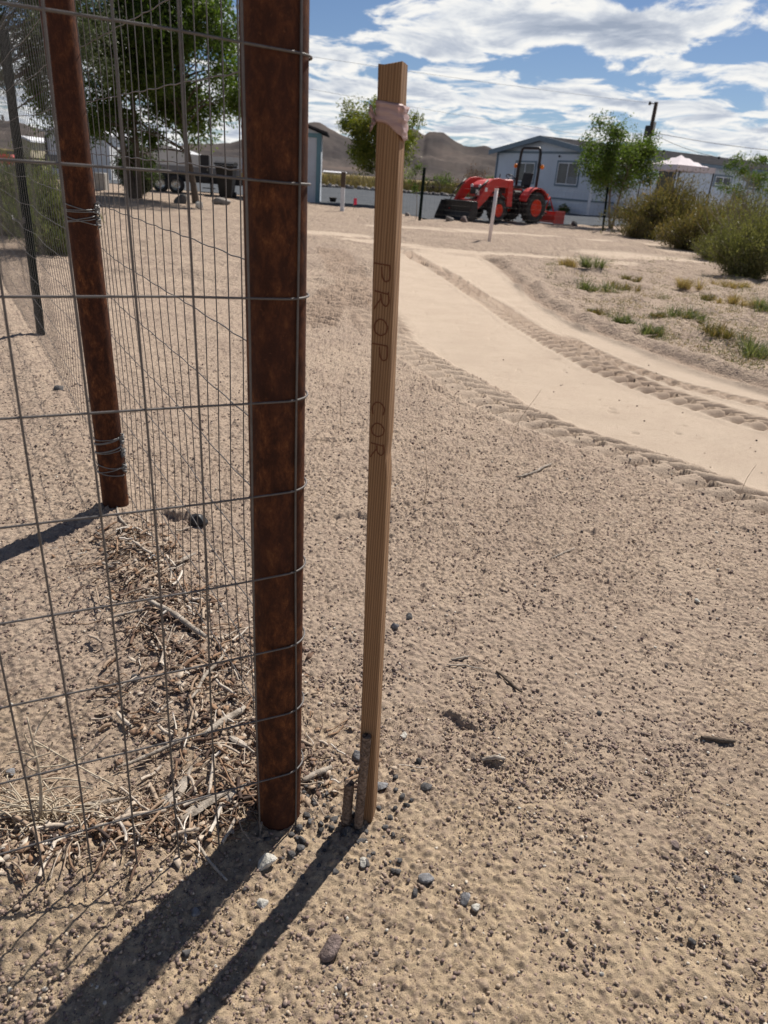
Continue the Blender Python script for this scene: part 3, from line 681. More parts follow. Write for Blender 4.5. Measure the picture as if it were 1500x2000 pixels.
# ------------------------------------------------------------------ wire mesh
def wires_mesh(paths, r, n=6):
    """all paths: list of (k,3) arrays -> one numpy mesh"""
    V = []; F = []; o = 0
    for P in paths:
        P = np.asarray(P, float); k = len(P); T = np.gradient(P, axis=0); T /= np.linalg.norm(T, axis=1)[:, None] + 1e-12
        ref = np.array([0, 0, 1.0]) if abs(T[0, 2]) < .8 else np.array([1.0, 0, 0])
        U = np.cross(T, ref); U /= np.linalg.norm(U, axis=1)[:, None]; Wv = np.cross(T, U)
        a = np.arange(n) * 2 * np.pi / n
        ring = P[:, None, :] + r * (np.cos(a)[None, :, None] * U[:, None, :] + np.sin(a)[None, :, None] * Wv[:, None, :])
        V.append(ring.reshape(-1, 3)); i = np.arange((k - 1) * n).reshape(k - 1, n); j = np.roll(i, -1, axis=1)
        F.append(np.stack([i.ravel(), j.ravel(), (j + n).ravel(), (i + n).ravel()], 1) + o); o += k * n
    return np.concatenate(V), np.concatenate(F)
PZ = .153; PX = .079
def sag(s, z, seed):  # mesh is a little bent everywhere
    return (.010 * (vnoise(np.asarray(s) * 1.0, np.asarray(z) * 1.0, 2.1, seed) - .5) * 2, .012 * (vnoise(np.asarray(s) * 1.0, np.asarray(z) * .7, 1.7, seed + 5) - .5) * 2)
p0 = np.array(POST); AN = np.array([AD[1], -AD[0]])  # normal of A
if AN[1] > 0: AN = -AN
def A_pt(s, z):
    """s<0 to the left; s>0 wraps around the front of the corner post"""
    s = np.asarray(s, float); z = np.asarray(z, float) + 0 * s
    rr = PR_ + .0035; tang = p0 + AN * rr          # the plane grazes the camera side of the post
    fl = np.minimum(s, 0)
    a, b = sag(s, z, 3)
    fade = np.clip(-s / .15, 0, 1)
    x = tang[0] - AD[0] * fl + AN[0] * a * fade; y = tang[1] - AD[1] * fl + AN[1] * a * fade
    th = np.maximum(s, 0) / rr; ang0 = math.atan2(AN[1], AN[0])
    xw = p0[0] + rr * np.cos(ang0 + th); yw = p0[1] + rr * np.sin(ang0 + th)
    x = np.where(s > 0, xw, x); y = np.where(s > 0, yw, y)
    x = x - .024 * z / 1.98 * np.clip(1 + s / .3, 0, 1)
    return np.stack([x, y, z + b * fade * .5], -1)
def fence_A():
    e = empty('wire_fence', (POST[0], POST[1], 0)); tag(e, 'near welded wire mesh panel running left from the thick corner post', 'wire fence')
    paths = []
    top = 13
    for k in range(1, top):
        z = k * PZ + .009; s = np.concatenate([np.linspace(-1.9, -.1, 120), np.linspace(-.09, .118 - (.006 * (k % 3)), 30)])
        P = A_pt(s, z)
        paths.append(P)
    # vertical wires: left face, one on the post, one on its right
    svs = [-.0155 + .0] + [-.0925 - PX * i - .001 * (i % 3) for i in range(22)]
    for i, s in enumerate([.100, .0215] + [-.0575 - PX * j for j in range(22)]):
        bot = .005
        z = np.linspace(bot, 12 * PZ + .03, 70); ss = s + .006 * (vnoise(z, z * 0 + i * 3.3, 1.4, 6) - .5) + .002 * np.sin(z * 5 + i)
        P = A_pt(ss, z); paths.append(P)
    V, F = wires_mesh(paths, .0018, 7); V[:, 0] -= POST[0]; V[:, 1] -= POST[1]
    link('mesh_panel', np_mesh('mesh_panel', V, F), M['wire'], e, True)
    # cut wire ends bent into hooks on the right of the post
    hk = []
    for k in (9,):
        z = k * PZ + .009; c = A_pt(np.array([.118]), z)[0]
        aa = np.linspace(0, 5.2, 16); hk.append(np.stack([c[0] + .004 + .006 * (1 - np.cos(aa)) * .8, c[1] + 0 * aa, c[2] + .006 * np.sin(aa) - .002], 1))
    V, F = wires_mesh(hk, .0015, 6); V[:, 0] -= POST[0]; V[:, 1] -= POST[1]
    link('wire_hook', np_mesh('wire_hook', V, F), M['tie'], e, True)
fence_A()
def B_pt(s, z):
    s = np.asarray(s, float); z = np.asarray(z, float) + 0 * s
    a, b = sag(s, z, 23); nx, ny = -BD[1], BD[0]; off = -.052
    return np.stack([p0[0] + BD[0] * s + nx * (a * 1.3 + off) - .012 * z, p0[1] + BD[1] * s + ny * (a * 1.3 + off), z + b], -1)
def fence_B():
    e = empty('wire_fence', (POST[0], POST[1], 0)); tag(e, 'long welded wire mesh running back from the thick post past the left rusty post', 'wire fence')
    paths = []; L = 12.0
    for k in range(0, 13):
        s = np.linspace(.03, L, 260); z = k * .1475 + .07; P = B_pt(s, z)
        zig = ((np.floor(s / PX) % 2) * 2 - 1) * .0012; P[:, 2] += zig; paths.append(P)
    n = int(L / PX)
    for i in range(n):
        s = .058 + i * PX; z = np.linspace(.01, 1.87, 34); paths.append(B_pt(s + .008 * (vnoise(z, z * 0 + i * .37, 1.2, 8) - .5), z))
    V, F = wires_mesh(paths, .0014, 5); V[:, 0] -= POST[0]; V[:, 1] -= POST[1]
    link('mesh_panel', np_mesh('mesh_panel', V, F), M['wire'], e, True)
fence_B()
def ties(base, r, heights, label, seed, lean=(0, 0)):
    rr = random.Random(seed); e = empty('wire_tie', (base[0], base[1], heights[0])); tag(e, label, 'wire tie', 'wire ties holding the mesh to the posts')
    b = []
    side = math.atan2(BD[1] * 0 - .5, .87)
    for h in heights:
        for k in range(3):
            a = np.linspace(-math.pi * 1.02, -.25, 26) if k < 2 else np.linspace(-2.7, -.2, 20)
            z = (h - heights[0]) + rr.uniform(-.02, .02) + (a + 1.6) * rr.uniform(-.014, .014)
            q = r + .003 + .004 * np.abs(np.sin(a * 3 + k)) * .4
            b.append(np.stack([q * np.cos(a) + lean[0], q * np.sin(a) + lean[1], z], 1))
        # twisted knot at the right edge
        for k in range(5):
            u = np.linspace(0, 1, 14); ph = rr.uniform(0, 6)
            b.append(np.stack([r + .006 + .010 * np.sin(u * 14 + ph) * .6 + lean[0], -.012 + .008 * np.cos(u * 11 + ph), (h - heights[0]) + (u - .5) * rr.uniform(.02, .05)], 1))
    V, F = wires_mesh(b, .0019, 6); link('twisted_wire', np_mesh('twisted_wire', V, F), M['tie'], e, True)
ties(LP, .0485, [1.09, 1.05], 'bright wire tie twisted round the left rusty post at chest height', 3, (-.018, -.01))
ties(LP, .0485, [.245, .185, .30], 'loose wire ties wrapped low on the left rusty post near the ground', 5, (-.004, 0))
ties(TP, .035, [1.42], 'wire tie clipping the mesh to the upper green T post', 6, (-.10, 0))
ties(TP, .035, [.80], 'wire tie clipping the mesh to the middle of the green T post', 7, (-.05, 0))
exec_parts = True
# ==================================================================  LITTER
def ico(sub=1):
    import bmesh
    bm = bmesh.new(); bmesh.ops.create_icosphere(bm, subdivisions=sub, radius=1); v = np.array([x.co[:] for x in bm.verts]); bm.verts.index_update(); f = np.array([[q.index for q in y.verts] for y in bm.faces]); bm.free(); return v, f
I1 = ico(1); I2 = ico(2); I3 = ico(3)
def stone_mesh(size, seed, sub=3):
    v, f = {1: I1, 2: I2, 3: I3}[sub]; rs = np.random.RandomState(seed); v = v.copy()
    for k in range(9):
        n = rs.normal(size=3); n /= np.linalg.norm(n); d = rs.uniform(.42, .80); p = v @ n; v = v - np.outer(np.clip(p - d, 0, 9), n) * .92
    v = v * (1 + .06 * (vnoise(v[:, 0] * 3 + 7, v[:, 1] * 3 + v[:, 2] * 2, 1.3, seed % 9) - .5)[:, None])
    return v * np.array(size), f
def scatter(name, pos, sizes, seed, m, sub=1, kinds=10, sink=.35, tint=None):
    rs = np.random.RandomState(seed); protos = [stone_mesh((1, 1, 1), seed + i, sub) for i in range(kinds)]
    pos = np.asarray(pos); sizes = np.asarray(sizes); V = []; F = []; T = []; o = 0
    for k in range(kinds):
        P = pos[k::kinds]; S = sizes[k::kinds]; n = len(P)
        if n == 0: continue
        v, f = protos[k]; a = rs.uniform(0, 6.28, n); sx, sy, sz = S * rs.uniform(.7, 1.3, n), S * rs.uniform(.7, 1.2, n), S * rs.uniform(.5, .95, n)
        q = v[None] * np.stack([sx, sy, sz], 1)[:, None, :]; ca, sa = np.cos(a)[:, None], np.sin(a)[:, None]
        q = np.stack([q[..., 0] * ca - q[..., 1] * sa + P[:, 0:1], q[..., 0] * sa + q[..., 1] * ca + P[:, 1:2], q[..., 2] + P[:, 2:3] + (sz * (1 - 2 * sink))[:, None]], -1)
        V.append(q.reshape(-1, 3)); F.append((f[None] + (np.arange(n) * len(v))[:, None, None]).reshape(-1, 3) + o); o += n * len(v); T.append(np.repeat(rs.rand(n), len(v)))
    return link(name, np_mesh(name, np.concatenate(V), np.concatenate(F), dict(tint=np.concatenate(T))), m, None, False)
def m_pebble():
    m, t, p = mat('pebble_mix'); co = t.n('ShaderNodeTexCoord').outputs['Object']; ti = attr(t, 'tint')
    c = t.ramp(ti, [(0, (.08, .072, .07)), (.05, (.13, .10, .09)), (.25, (.205, .145, .125)), (.55, (.29, .212, .172)), (.8, (.37, .285, .215)), (.96, (.47, .37, .27)), (1.0, (.62, .58, .50))])
    n = t.noise(co, 300, 4, .7); c = t.mix(1.0, c, t.ramp(n, [(.3, (.6, .6, .6)), (.7, (1.3, 1.3, 1.3))]), 'MULTIPLY')
    t.L.new(c, p.inputs['Base Color']); p.inputs['Roughness'].default_value = .9
    b = t.n('ShaderNodeBump', i_Strength=.5, i_Distance=.003, i_Height=n); t.L.new(b.outputs[0], p.inputs['Normal']); return m
M['pebble'] = m_pebble()
def rand_ground(n, fx, seed):
    rs = np.random.RandomState(seed); P = fx(rs, n); z = ground_z(P[:, 0], P[:, 1], False); return np.column_stack([P, z])
def near_fan(rs, n):
    px = rs.uniform(-40, 1540, n); py = 640 + 1400 * rs.rand(n) ** .8; Rm = np.array(CM.to_3x3()); D = np.stack([(px - 750) / FPX, -(py - 1000) / FPX, -np.ones(n)], 1) @ Rm.T
    k = -EYE / D[:, 2]; return (D[:, :2] * k[:, None])
def off_path(P):
    dl = P[:, 0] - xat(PL, P[:, 1]); dr = xat(PR, P[:, 1]) - P[:, 0]
    return ~((dl > -.22) & (dr > -.1)) | (RS.rand(len(P)) < .02)
P = rand_ground(115000, near_fan, 5); P = P[off_path(P)]; pm = fbm(P[:, 0], P[:, 1], 2.6, 3, 55); P = P[RS.rand(len(P)) < (.40 + .60 * sstep(.8, 1.4, P[:, 1] + .5 * P[:, 0]) + .9 * sstep(1.5, 2.6, P[:, 1])) * (.34 + .9 * sstep(.38, .66, pm))]
sz = (.0015 + .0046 * np.random.RandomState(6).rand(len(P)) ** 3.4) * (1 + .22 * np.clip(P[:, 1] - 1.2, 0, 3))
tag(scatter('soil_clods', P, sz, 8, M['pebble'], 1, 20, .30), 'loose brown clods and grit strewn over the rough sand', 'soil clods', kind='stuff')
P = rand_ground(70, near_fan, 61); tag(scatter('pale_chips', P, .0022 + .004 * np.random.RandomState(2).rand(70) ** 2, 15, M['stone_pale'], 2, 6, .3), 'tiny pale chips scattered over the sand', 'pale chips', kind='stuff')
def foot(rs, n):
    a = rs.normal(size=(n, 2)) * (.085, .075); c = np.array([(STK[0] + POST[0]) / 2 + .02, STK[1] + .01]); return c + a
P = rand_ground(230, foot, 9)
sz = .003 + .008 * np.random.RandomState(3).rand(len(P)) ** 2.2
tag(scatter('gravel_pebbles', P, sz, 12, M['stone_dark'], 2, 12, .25, None), 'small dark gravel scattered between the thick post and the stake', 'gravel', kind='stuff')

STN = [(520, 1690, .024, 'stone_pale', 'pale chunky stone lying in the gap between the two long shadows'), (585, 1660, .013, 'stone_dark', 'dark grey pebble right of the pale chunky stone'),
       (512, 1768, .013, 'stone_pale', 'small whitish stone between the two long shadows, nearer than the pale chunky stone'), (700, 1480, .020, 'stone_grey', 'grey stone half hidden behind the wooden stake'),
       (744, 1540, .018, 'stone_grey', 'brown grey stone touching the right side of the stake foot'), (832, 1540, .014, 'stone_dark', 'blue black stone right of the stake foot'),
       (643, 1855, .024, 'stone_brown', 'flat purplish brown stone right of the stake shadow near the bottom'), (709, 1688, .012, 'stone_pale', 'knobbly white pebble just below the stake shadow start'),
       (810, 1747, .010, 'stone_dark', 'smooth dark round pebble below the stake foot on the right'), (832, 1718, .014, 'stone_grey', 'flat half-buried grey stone right of the knobbly white pebble'),
       (930, 1773, .0105, 'stone_pale', 'bright white rounded pebble on the open sand'), (908, 1757, .012, 'stone_grey', 'greyish flake stone touching the bright white pebble'),
       (770, 1228, .017, 'stone_grey', 'light grey stone right of the middle of the stake'), (798, 1210, .016, 'stone_dark', 'dark stone beside the light grey one right of the stake'),
       (790, 1440, .011, 'stone_pale', 'small white speckled stone right of the long rusted pipe'), (1362, 1172, .012, 'stone_pale', 'tiny white stone alone far right on the rough sand'),
       (1170, 1392, .009, 'stone_dark', 'single dark pebble in the middle of the rough sand'), (265, 1336, .016, 'stone_dark', 'dark round stone behind the near mesh left of the litter'),
       (612, 1495, .013, 'stone_brown', 'brown stone just right of the thick rusty post'), (365, 1868, .010, 'stone_dark', 'dark pebble inside the thick post shadow near the bottom'),
       (1440, 1716, .011, 'stone_dark', 'dark pebble near the right edge of the sand at the bottom'), (1320, 1650, .012, 'stone_brown', 'brown clod shaped stone at the lower right'), (1350, 1835, .011, 'stone_dark', 'dark stone near the bottom right corner'),
       (384, 1790, .011, 'stone_grey', 'small grey white stone between the mesh shadows at lower left'), (118, 765, .035, 'stone_dark', 'dark stone crossed by the mesh near the left edge'), (22, 1512, .013, 'stone_grey', 'small bluish white stone at the left edge beside the dry weed')]
for i, (px, py, s, mt, lb) in enumerate(STN):
    x, y = G(px, py); v, f = stone_mesh((s * rnd.uniform(.95, 1.25), s * rnd.uniform(.8, 1.0), s * rnd.uniform(.55, .8)), 100 + i)
    o = link('stone', np_mesh('stone', v, f), M[mt], None, True); o.location = (x, y, gz(x, y) + s * .3); o.rotation_euler = (rnd.uniform(-.2, .2), rnd.uniform(-.2, .2), rnd.uniform(0, 6)); tag(o, lb, 'stone', 'stones lying on the sand')

# dry twigs and bark chips along the fence foot
def stick_path(x, y, ang, L, bend, lift, seed):
    rs = np.random.RandomState(seed); n = 8; u = np.linspace(0, 1, n); a = ang + bend * (u - .5) + .25 * (vnoise(u * 3, u * 0 + seed * .7, 1.0, 4) - .5)
    px = x + np.cumsum(np.cos(a)) * L / n; py = y + np.cumsum(np.sin(a)) * L / n
    z = ground_z(px, py, False) + lift + .006 * np.abs(np.sin(u * 3 + seed))
    return np.stack([px, py, z], 1)
def litter_pos(rs):
    # denser near fence B and close to the post, as measured on the photo
    k = rs.rand()
    if k < .72: s = rs.rand() ** 1.1 * 1.45; w = .085 + .05 * (s < .7); o = rs.normal() * w * .9 + .012; x = POST[0] + BD[0] * s + BD[1] * o * -1 * -1; y = POST[1] + BD[1] * s - BD[0] * o; return x - .02, y - .02
    s = rs.rand() * .62; o = rs.normal() * .035 + .045; return POST[0] + AD[0] * s + rs.normal() * .01, POST[1] + AD[1] * s + o
V = []; F = []; T = []; o_ = 0; rs = np.random.RandomState(77)
for i in range(1150):
    x, y = litter_pos(rs); L = rs.uniform(.012, .07) * (1 if rs.rand() < .8 else 1.8); r = rs.uniform(.0006, .0020) * (1 if rs.rand() < .80 else 2.6)
    P = stick_path(x, y, rs.uniform(0, 6.28), L, rs.normal() * .38, rs.uniform(.001, .016), i)
    v, f = wires_mesh([P], r, 5); V.append(v); F.append(f + o_); o_ += len(v); T.append(np.full(len(v), rs.rand()))
def m_litter():
    m, t, p = mat('litter_mix'); co = t.n('ShaderNodeTexCoord').outputs['Object']; ti = attr(t, 'tint')
    c = t.ramp(ti, [(0, (.045, .03, .025)), (.25, (.12, .072, .05)), (.45, (.26, .155, .09)), (.7, (.36, .275, .20)), (.9, (.52, .45, .37)), (1, (.72, .66, .58))])
    n = t.noise(co, 180, 4, .7); c = t.mix(1.0, c, t.ramp(n, [(.3, (.6, .6, .6)), (.7, (1.25, 1.25, 1.25))]), 'MULTIPLY'); t.L.new(c, p.inputs['Base Color']); p.inputs['Roughness'].default_value = .9; return m
M['litter_mix'] = m_litter()
for i in range(70):
    x, y = litter_pos(rs); P = stick_path(x, y, rs.uniform(.5, 2.9), rs.uniform(.05, .13), rs.normal() * .2, rs.uniform(.006, .022), 9000 + i); v, f = wires_mesh([P], rs.uniform(.0022, .0048), 6); v = v + rs.normal(size=v.shape) * .0004; V.append(v); F.append(f + o_); o_ += len(v); T.append(np.full(len(v), .35 + .6 * rs.rand()))
# chips: small bent quads
for i in range(1500):
    x, y = litter_pos(rs); s = rs.uniform(.004, .017); a = rs.uniform(0, 6.28); z = gz(x, y) + rs.uniform(.002, .014)
    ux = np.array([math.cos(a), math.sin(a), rs.normal() * .25]); vy = np.array([-math.sin(a), math.cos(a), rs.normal() * .35]); c = np.array([x, y, z])
    q = [c - ux * s - vy * s * .2, c - vy * s * .5, c + ux * s, c + vy * s * .45]; up = np.array([0, 0, .0016])
    v = np.array(q + [p_ - up for p_ in q]); f = np.array([[0, 1, 2, 3], [7, 6, 5, 4], [0, 4, 5, 1], [1, 5, 6, 2], [2, 6, 7, 3], [3, 7, 4, 0]])
    V.append(v); F.append(f + o_); o_ += 8; T.append(np.full(8, .2 + rs.rand() * .7))
tag(link('dry_litter', np_mesh('dry_litter', np.concatenate(V), np.concatenate(F), dict(tint=np.concatenate(T))), M['litter_mix'], None, True), 'dry twigs, bark chips and leaf litter heaped along the fence foot', 'plant litter', kind='stuff')

# larger sticks and splinters, one by one (from - to in the photograph)
STK_ = [((290, 1195), (405, 1265), .008, 'thick crooked grey stick lying across the litter heap'), ((365, 1395), (440, 1288), .0045, 'straight pale stick slanting up through the litter'), ((400, 1460), (480, 1400), .009, 'broad pale stick against the left side of the thick post'),
        ((230, 1512), (372, 1465), .0045, 'long thin brown twig on the sand left of the litter'), ((590, 1535), (648, 1508), .007, 'dry stick poking out right of the thick post base'), ((215, 985), (262, 1075), .004, 'thin white twig hanging below the left rusty post'),
        ((220, 1225), (298, 1208), .004, 'thin twig pointing left out of the litter heap'), ((1010, 932), (1078, 908), .006, 'dry forked stick lying alone on the rough sand near the tyre track'), ((1370, 1442), (1435, 1450), .006, 'dark flat splinter lying on the sand at the right'),
        ((968, 1315), (1020, 1355), .004, 'dark curved twig on the sand right of the stake'), ((880, 1292), (915, 1286), .0035, 'short yellowish straw on the sand right of the stake'), ((872, 1300), (945, 1308), .0022, 'thin straw just below the short yellowish straw'), ((940, 1488), (985, 1490), .005, 'flat weathered splinter near the little hollow'),
        ((1075, 1090), (1122, 1070), .0035, 'pale little twig on the sand above the middle'), ((380, 1660), (440, 1728), .003, 'thin twig crossing the shadow of the thick post')]
for i, (a, b, r, lb) in enumerate(STK_):
    A_ = np.array(G(*a)); B_ = np.array(G(*b)); n = 14; u = np.linspace(0, 1, n)[:, None]; P = A_ + (B_ - A_) * u; nn = np.array([-(B_ - A_)[1], (B_ - A_)[0]])
    P = P + nn * (.10 * (vnoise(u * 3, u * 0 + i * 1.7, 1.0, 2) - .5)); z = ground_z(P[:, 0], P[:, 1], False) + r * 1.0 + (.010 if 'litter' in lb else .002)
    Pb = [(p_[0] - A_[0], p_[1] - A_[1], zz - z[0]) for p_, zz in zip(P, z)]
    mb = MB(); mb.tube(Pb, [r * (.55 + .5 * math.sin(.3 + q / n * 2.6)) * (1 + .12 * math.sin(q * 2.3 + i)) for q in range(n)], 9)
    o = mb.build('stick', M['stick'] if 'dark' not in lb else M['bark'], None, (A_[0], A_[1], z[0])); tag(o, lb, 'stick', 'larger sticks lying on the ground')
def splinter(a, b, w, label):
    A_ = Vector(G(*a)); B_ = Vector(G(*b)); d = B_ - A_; n = Vector((-d.y, d.x)).normalized(); z0 = gz(A_.x, A_.y) + .008; dz = gz(B_.x, B_.y) + .012 - z0
    k = 10; vs = []
    for i in range(k + 1):
        u = i / k; ww = w * (.35 + math.sin(min(1, u * 1.15 + .12) * math.pi) * .75) * rnd.uniform(.85, 1.1)
        for s_, h in ((-1, 0), (-.4, .0035), (.5, .003), (1, 0), (.3, -.003), (-.5, -.003)):
            p_ = d * u + n * ww * s_; vs.append((p_.x, p_.y, dz * u + h + .004 * math.sin(u * 3)))
    mb = MB(); mb.add(vs, [(i * 6 + j, i * 6 + (j + 1) % 6, (i + 1) * 6 + (j + 1) % 6, (i + 1) * 6 + j) for i in range(k) for j in range(6)] + [tuple(range(5, -1, -1)), tuple(k * 6 + j for j in range(6))])
    o = mb.build('wood_splinter', M['stick'], None, (A_.x, A_.y, z0)); tag(o, label, 'wood splinter', 'bleached wood splinters in the litter')
splinter((348, 1575), (376, 1520), .010, 'white bleached wood chip standing among the litter left of the thick post')
splinter((150, 1605), (272, 1578), .007, 'long flat bleached splinter lying at the foot of the near mesh')
splinter((345, 1622), (455, 1565), .012, 'long grey split branch at the foot of the near mesh beside the post')
splinter((450, 1460), (497, 1492), .008, 'short white splinter pointing at the thick post')
splinter((350, 1108), (383, 1090), .009, 'white chip in the litter beyond the mesh')
splinter((430, 1590), (492, 1548), .013, 'broad dark brown bark slab leaning at the base of the post')
splinter((318, 1600), (345, 1560), .012, 'reddish bark chip beside the white bleached chip')
# black lump
x, y = G(385, 1025); v, f = stone_mesh((.05, .035, .03), 321); o = link('charred_lump', np_mesh('charred_lump', v, f), M['black'], None, False); o.location = (x, y, gz(x, y) + .012); tag(o, 'black charred lump lying behind the mesh right of the left rusty post', 'charred lump')

# dry weed in the lower left corner
def dry_weed():
    x, y = G(88, 1640); e = empty('dry_weed', (x, y, gz(x, y))); tag(e, 'bleached leafless weed standing by the mesh in the lower left corner', 'dry weed')
    st = []; u = np.linspace(0, 1, 14)
    st.append(np.stack([-.004 + .008 * np.sin(u * 4), .03 * u, u * .24], 1))
    b = MB(); b.tube([tuple(p_) for p_ in st[0]], [.0042 * (1 - .65 * q / 13) for q in range(14)], 7); b.build('stem', M['straw'], e)
    tw = []
    rs = np.random.RandomState(4)
    for (z0, dx, dy, dz, L) in ((.19, 1, -.1, -.55, .17), (.13, 1, .2, .55, .15), (.07, 1, 0, .20, .11), (.10, 1, .1, -.05, .09), (.18, .3, 0, .1, .035), (.15, -.9, .1, -.05, .06), (.05, -1, -.2, .15, .08), (.16, -.3, 0, .9, .05), (.03, .9, -.4, -.1, .10), (.20, .4, .2, .7, .06), (.02, -1, .2, .3, .09), (.12, .7, .3, .9, .05)):
        d = np.array([dx, dy, dz]) / np.linalg.norm((dx, dy, dz)); w = np.array([rs.normal(), rs.normal(), rs.normal()]) * .012
        base = np.array([0, .03 * z0 / .24, z0]); P = base + np.outer(u * L, d) + np.outer(np.sin(u * 3), w); P[:, 2] = np.maximum(P[:, 2], .004); tw.append(P)
    for i in range(60):
        a = rs.uniform(0, 6.28); L = rs.uniform(.05, .14); d = np.array([math.cos(a), math.sin(a) * .6, rs.uniform(-.1, .35)]); P = np.outer(u * L, d) + np.outer(np.sin(u * 3), rs.normal(size=3) * .015) + np.array([rs.normal() * .03, rs.normal() * .02, .01]); P[:, 2] = np.maximum(P[:, 2], .003); tw.append(P)
    V, F = wires_mesh(tw, .0016, 5); link('twigs', np_mesh('twigs', V, F), M['straw'], e, True)
dry_weed()
def straw_mat():
    rs = np.random.RandomState(14); tw = []; u = np.linspace(0, 1, 8)
    for i in range(190):
        px, py = rs.uniform(-80, 330), 1600 + rs.normal() * 28; x, y = G(px, py); a = rs.normal() * .5 + (0 if rs.rand() < .7 else 1.5); L = rs.uniform(.03, .12)
        P = np.stack([x + np.cos(a + rs.normal() * .8 * u) * u * L, y + np.sin(a + rs.normal() * .5 * u) * u * L, 0 * u], 1); P[:, 2] = ground_z(P[:, 0], P[:, 1], False) + .002 + .02 * rs.rand() * np.sin(u * 3); tw.append(P)
    V, F = wires_mesh(tw, .0009, 4); tag(link('dry_straw', np_mesh('dry_straw', V, F), M['litter'], None, True), 'matted pale straw along the foot of the near mesh', 'dry straw', kind='stuff')
straw_mat()
# ==================================================================  PLANTS
def leaf_quads(P, D, ln, wd, rs, up=.3):
    """P centres (n,3); D direction (n,3) or None -> folded diamond leaves"""
    n = len(P)
    if D is None: D = rs.normal(size=(n, 3))
    D = D / (np.linalg.norm(D, axis=1)[:, None] + 1e-9)
    S = np.cross(D, rs.normal(size=(n, 3))); S /= np.linalg.norm(S, axis=1)[:, None] + 1e-9
    l = (ln * rs.uniform(.6, 1.3, n))[:, None]; w = (wd * rs.uniform(.6, 1.3, n))[:, None]
    V = np.stack([P - D * l * .5, P + S * w * .5, P + D * l * .5, P - S * w * .5], 1).reshape(-1, 3)
    F = np.arange(4 * n).reshape(n, 4); return V, F
LG = [(0, (.026, .048, .012)), (.5, (.070, .110, .020)), (1, (.135, .175, .040))]
M['leaf_green'] = m_leaf('green_leaf', LG, .5)
M['leaf_yellow'] = m_leaf('yellow_green_leaf', [(0, (.05, .072, .014)), (.5, (.125, .145, .022)), (1, (.27, .24, .04))])
M['leaf_grey'] = m_leaf('grey_green_leaf', [(0, (.030, .042, .026)), (.5, (.065, .082, .050)), (1, (.14, .16, .10))], .3)
M['leaf_olive'] = m_leaf('olive_leaf', [(0, (.060, .055, .018)), (.5, (.14, .120, .042)), (.8, (.24, .165, .07)), (1, (.32, .22, .10))], .3)
M['leaf_bush'] = m_leaf('bush_leaf', [(0, (.055, .060, .022)), (.5, (.128, .130, .048)), (1, (.24, .22, .09))], .35)
M['leaf_weed'] = m_leaf('weed_leaf', [(0, (.050, .065, .028)), (.5, (.105, .125, .052)), (1, (.20, .20, .10))], .4)
M['leaf_dry'] = m_leaf('dry_grass', [(0, (.18, .12, .05)), (.5, (.34, .24, .11)), (1, (.46, .35, .18))], .3)
M['leaf_red'] = m_leaf('reddish_twig', [(0, (.07, .03, .025)), (.6, (.14, .07, .05)), (1, (.14, .13, .06))], .3)
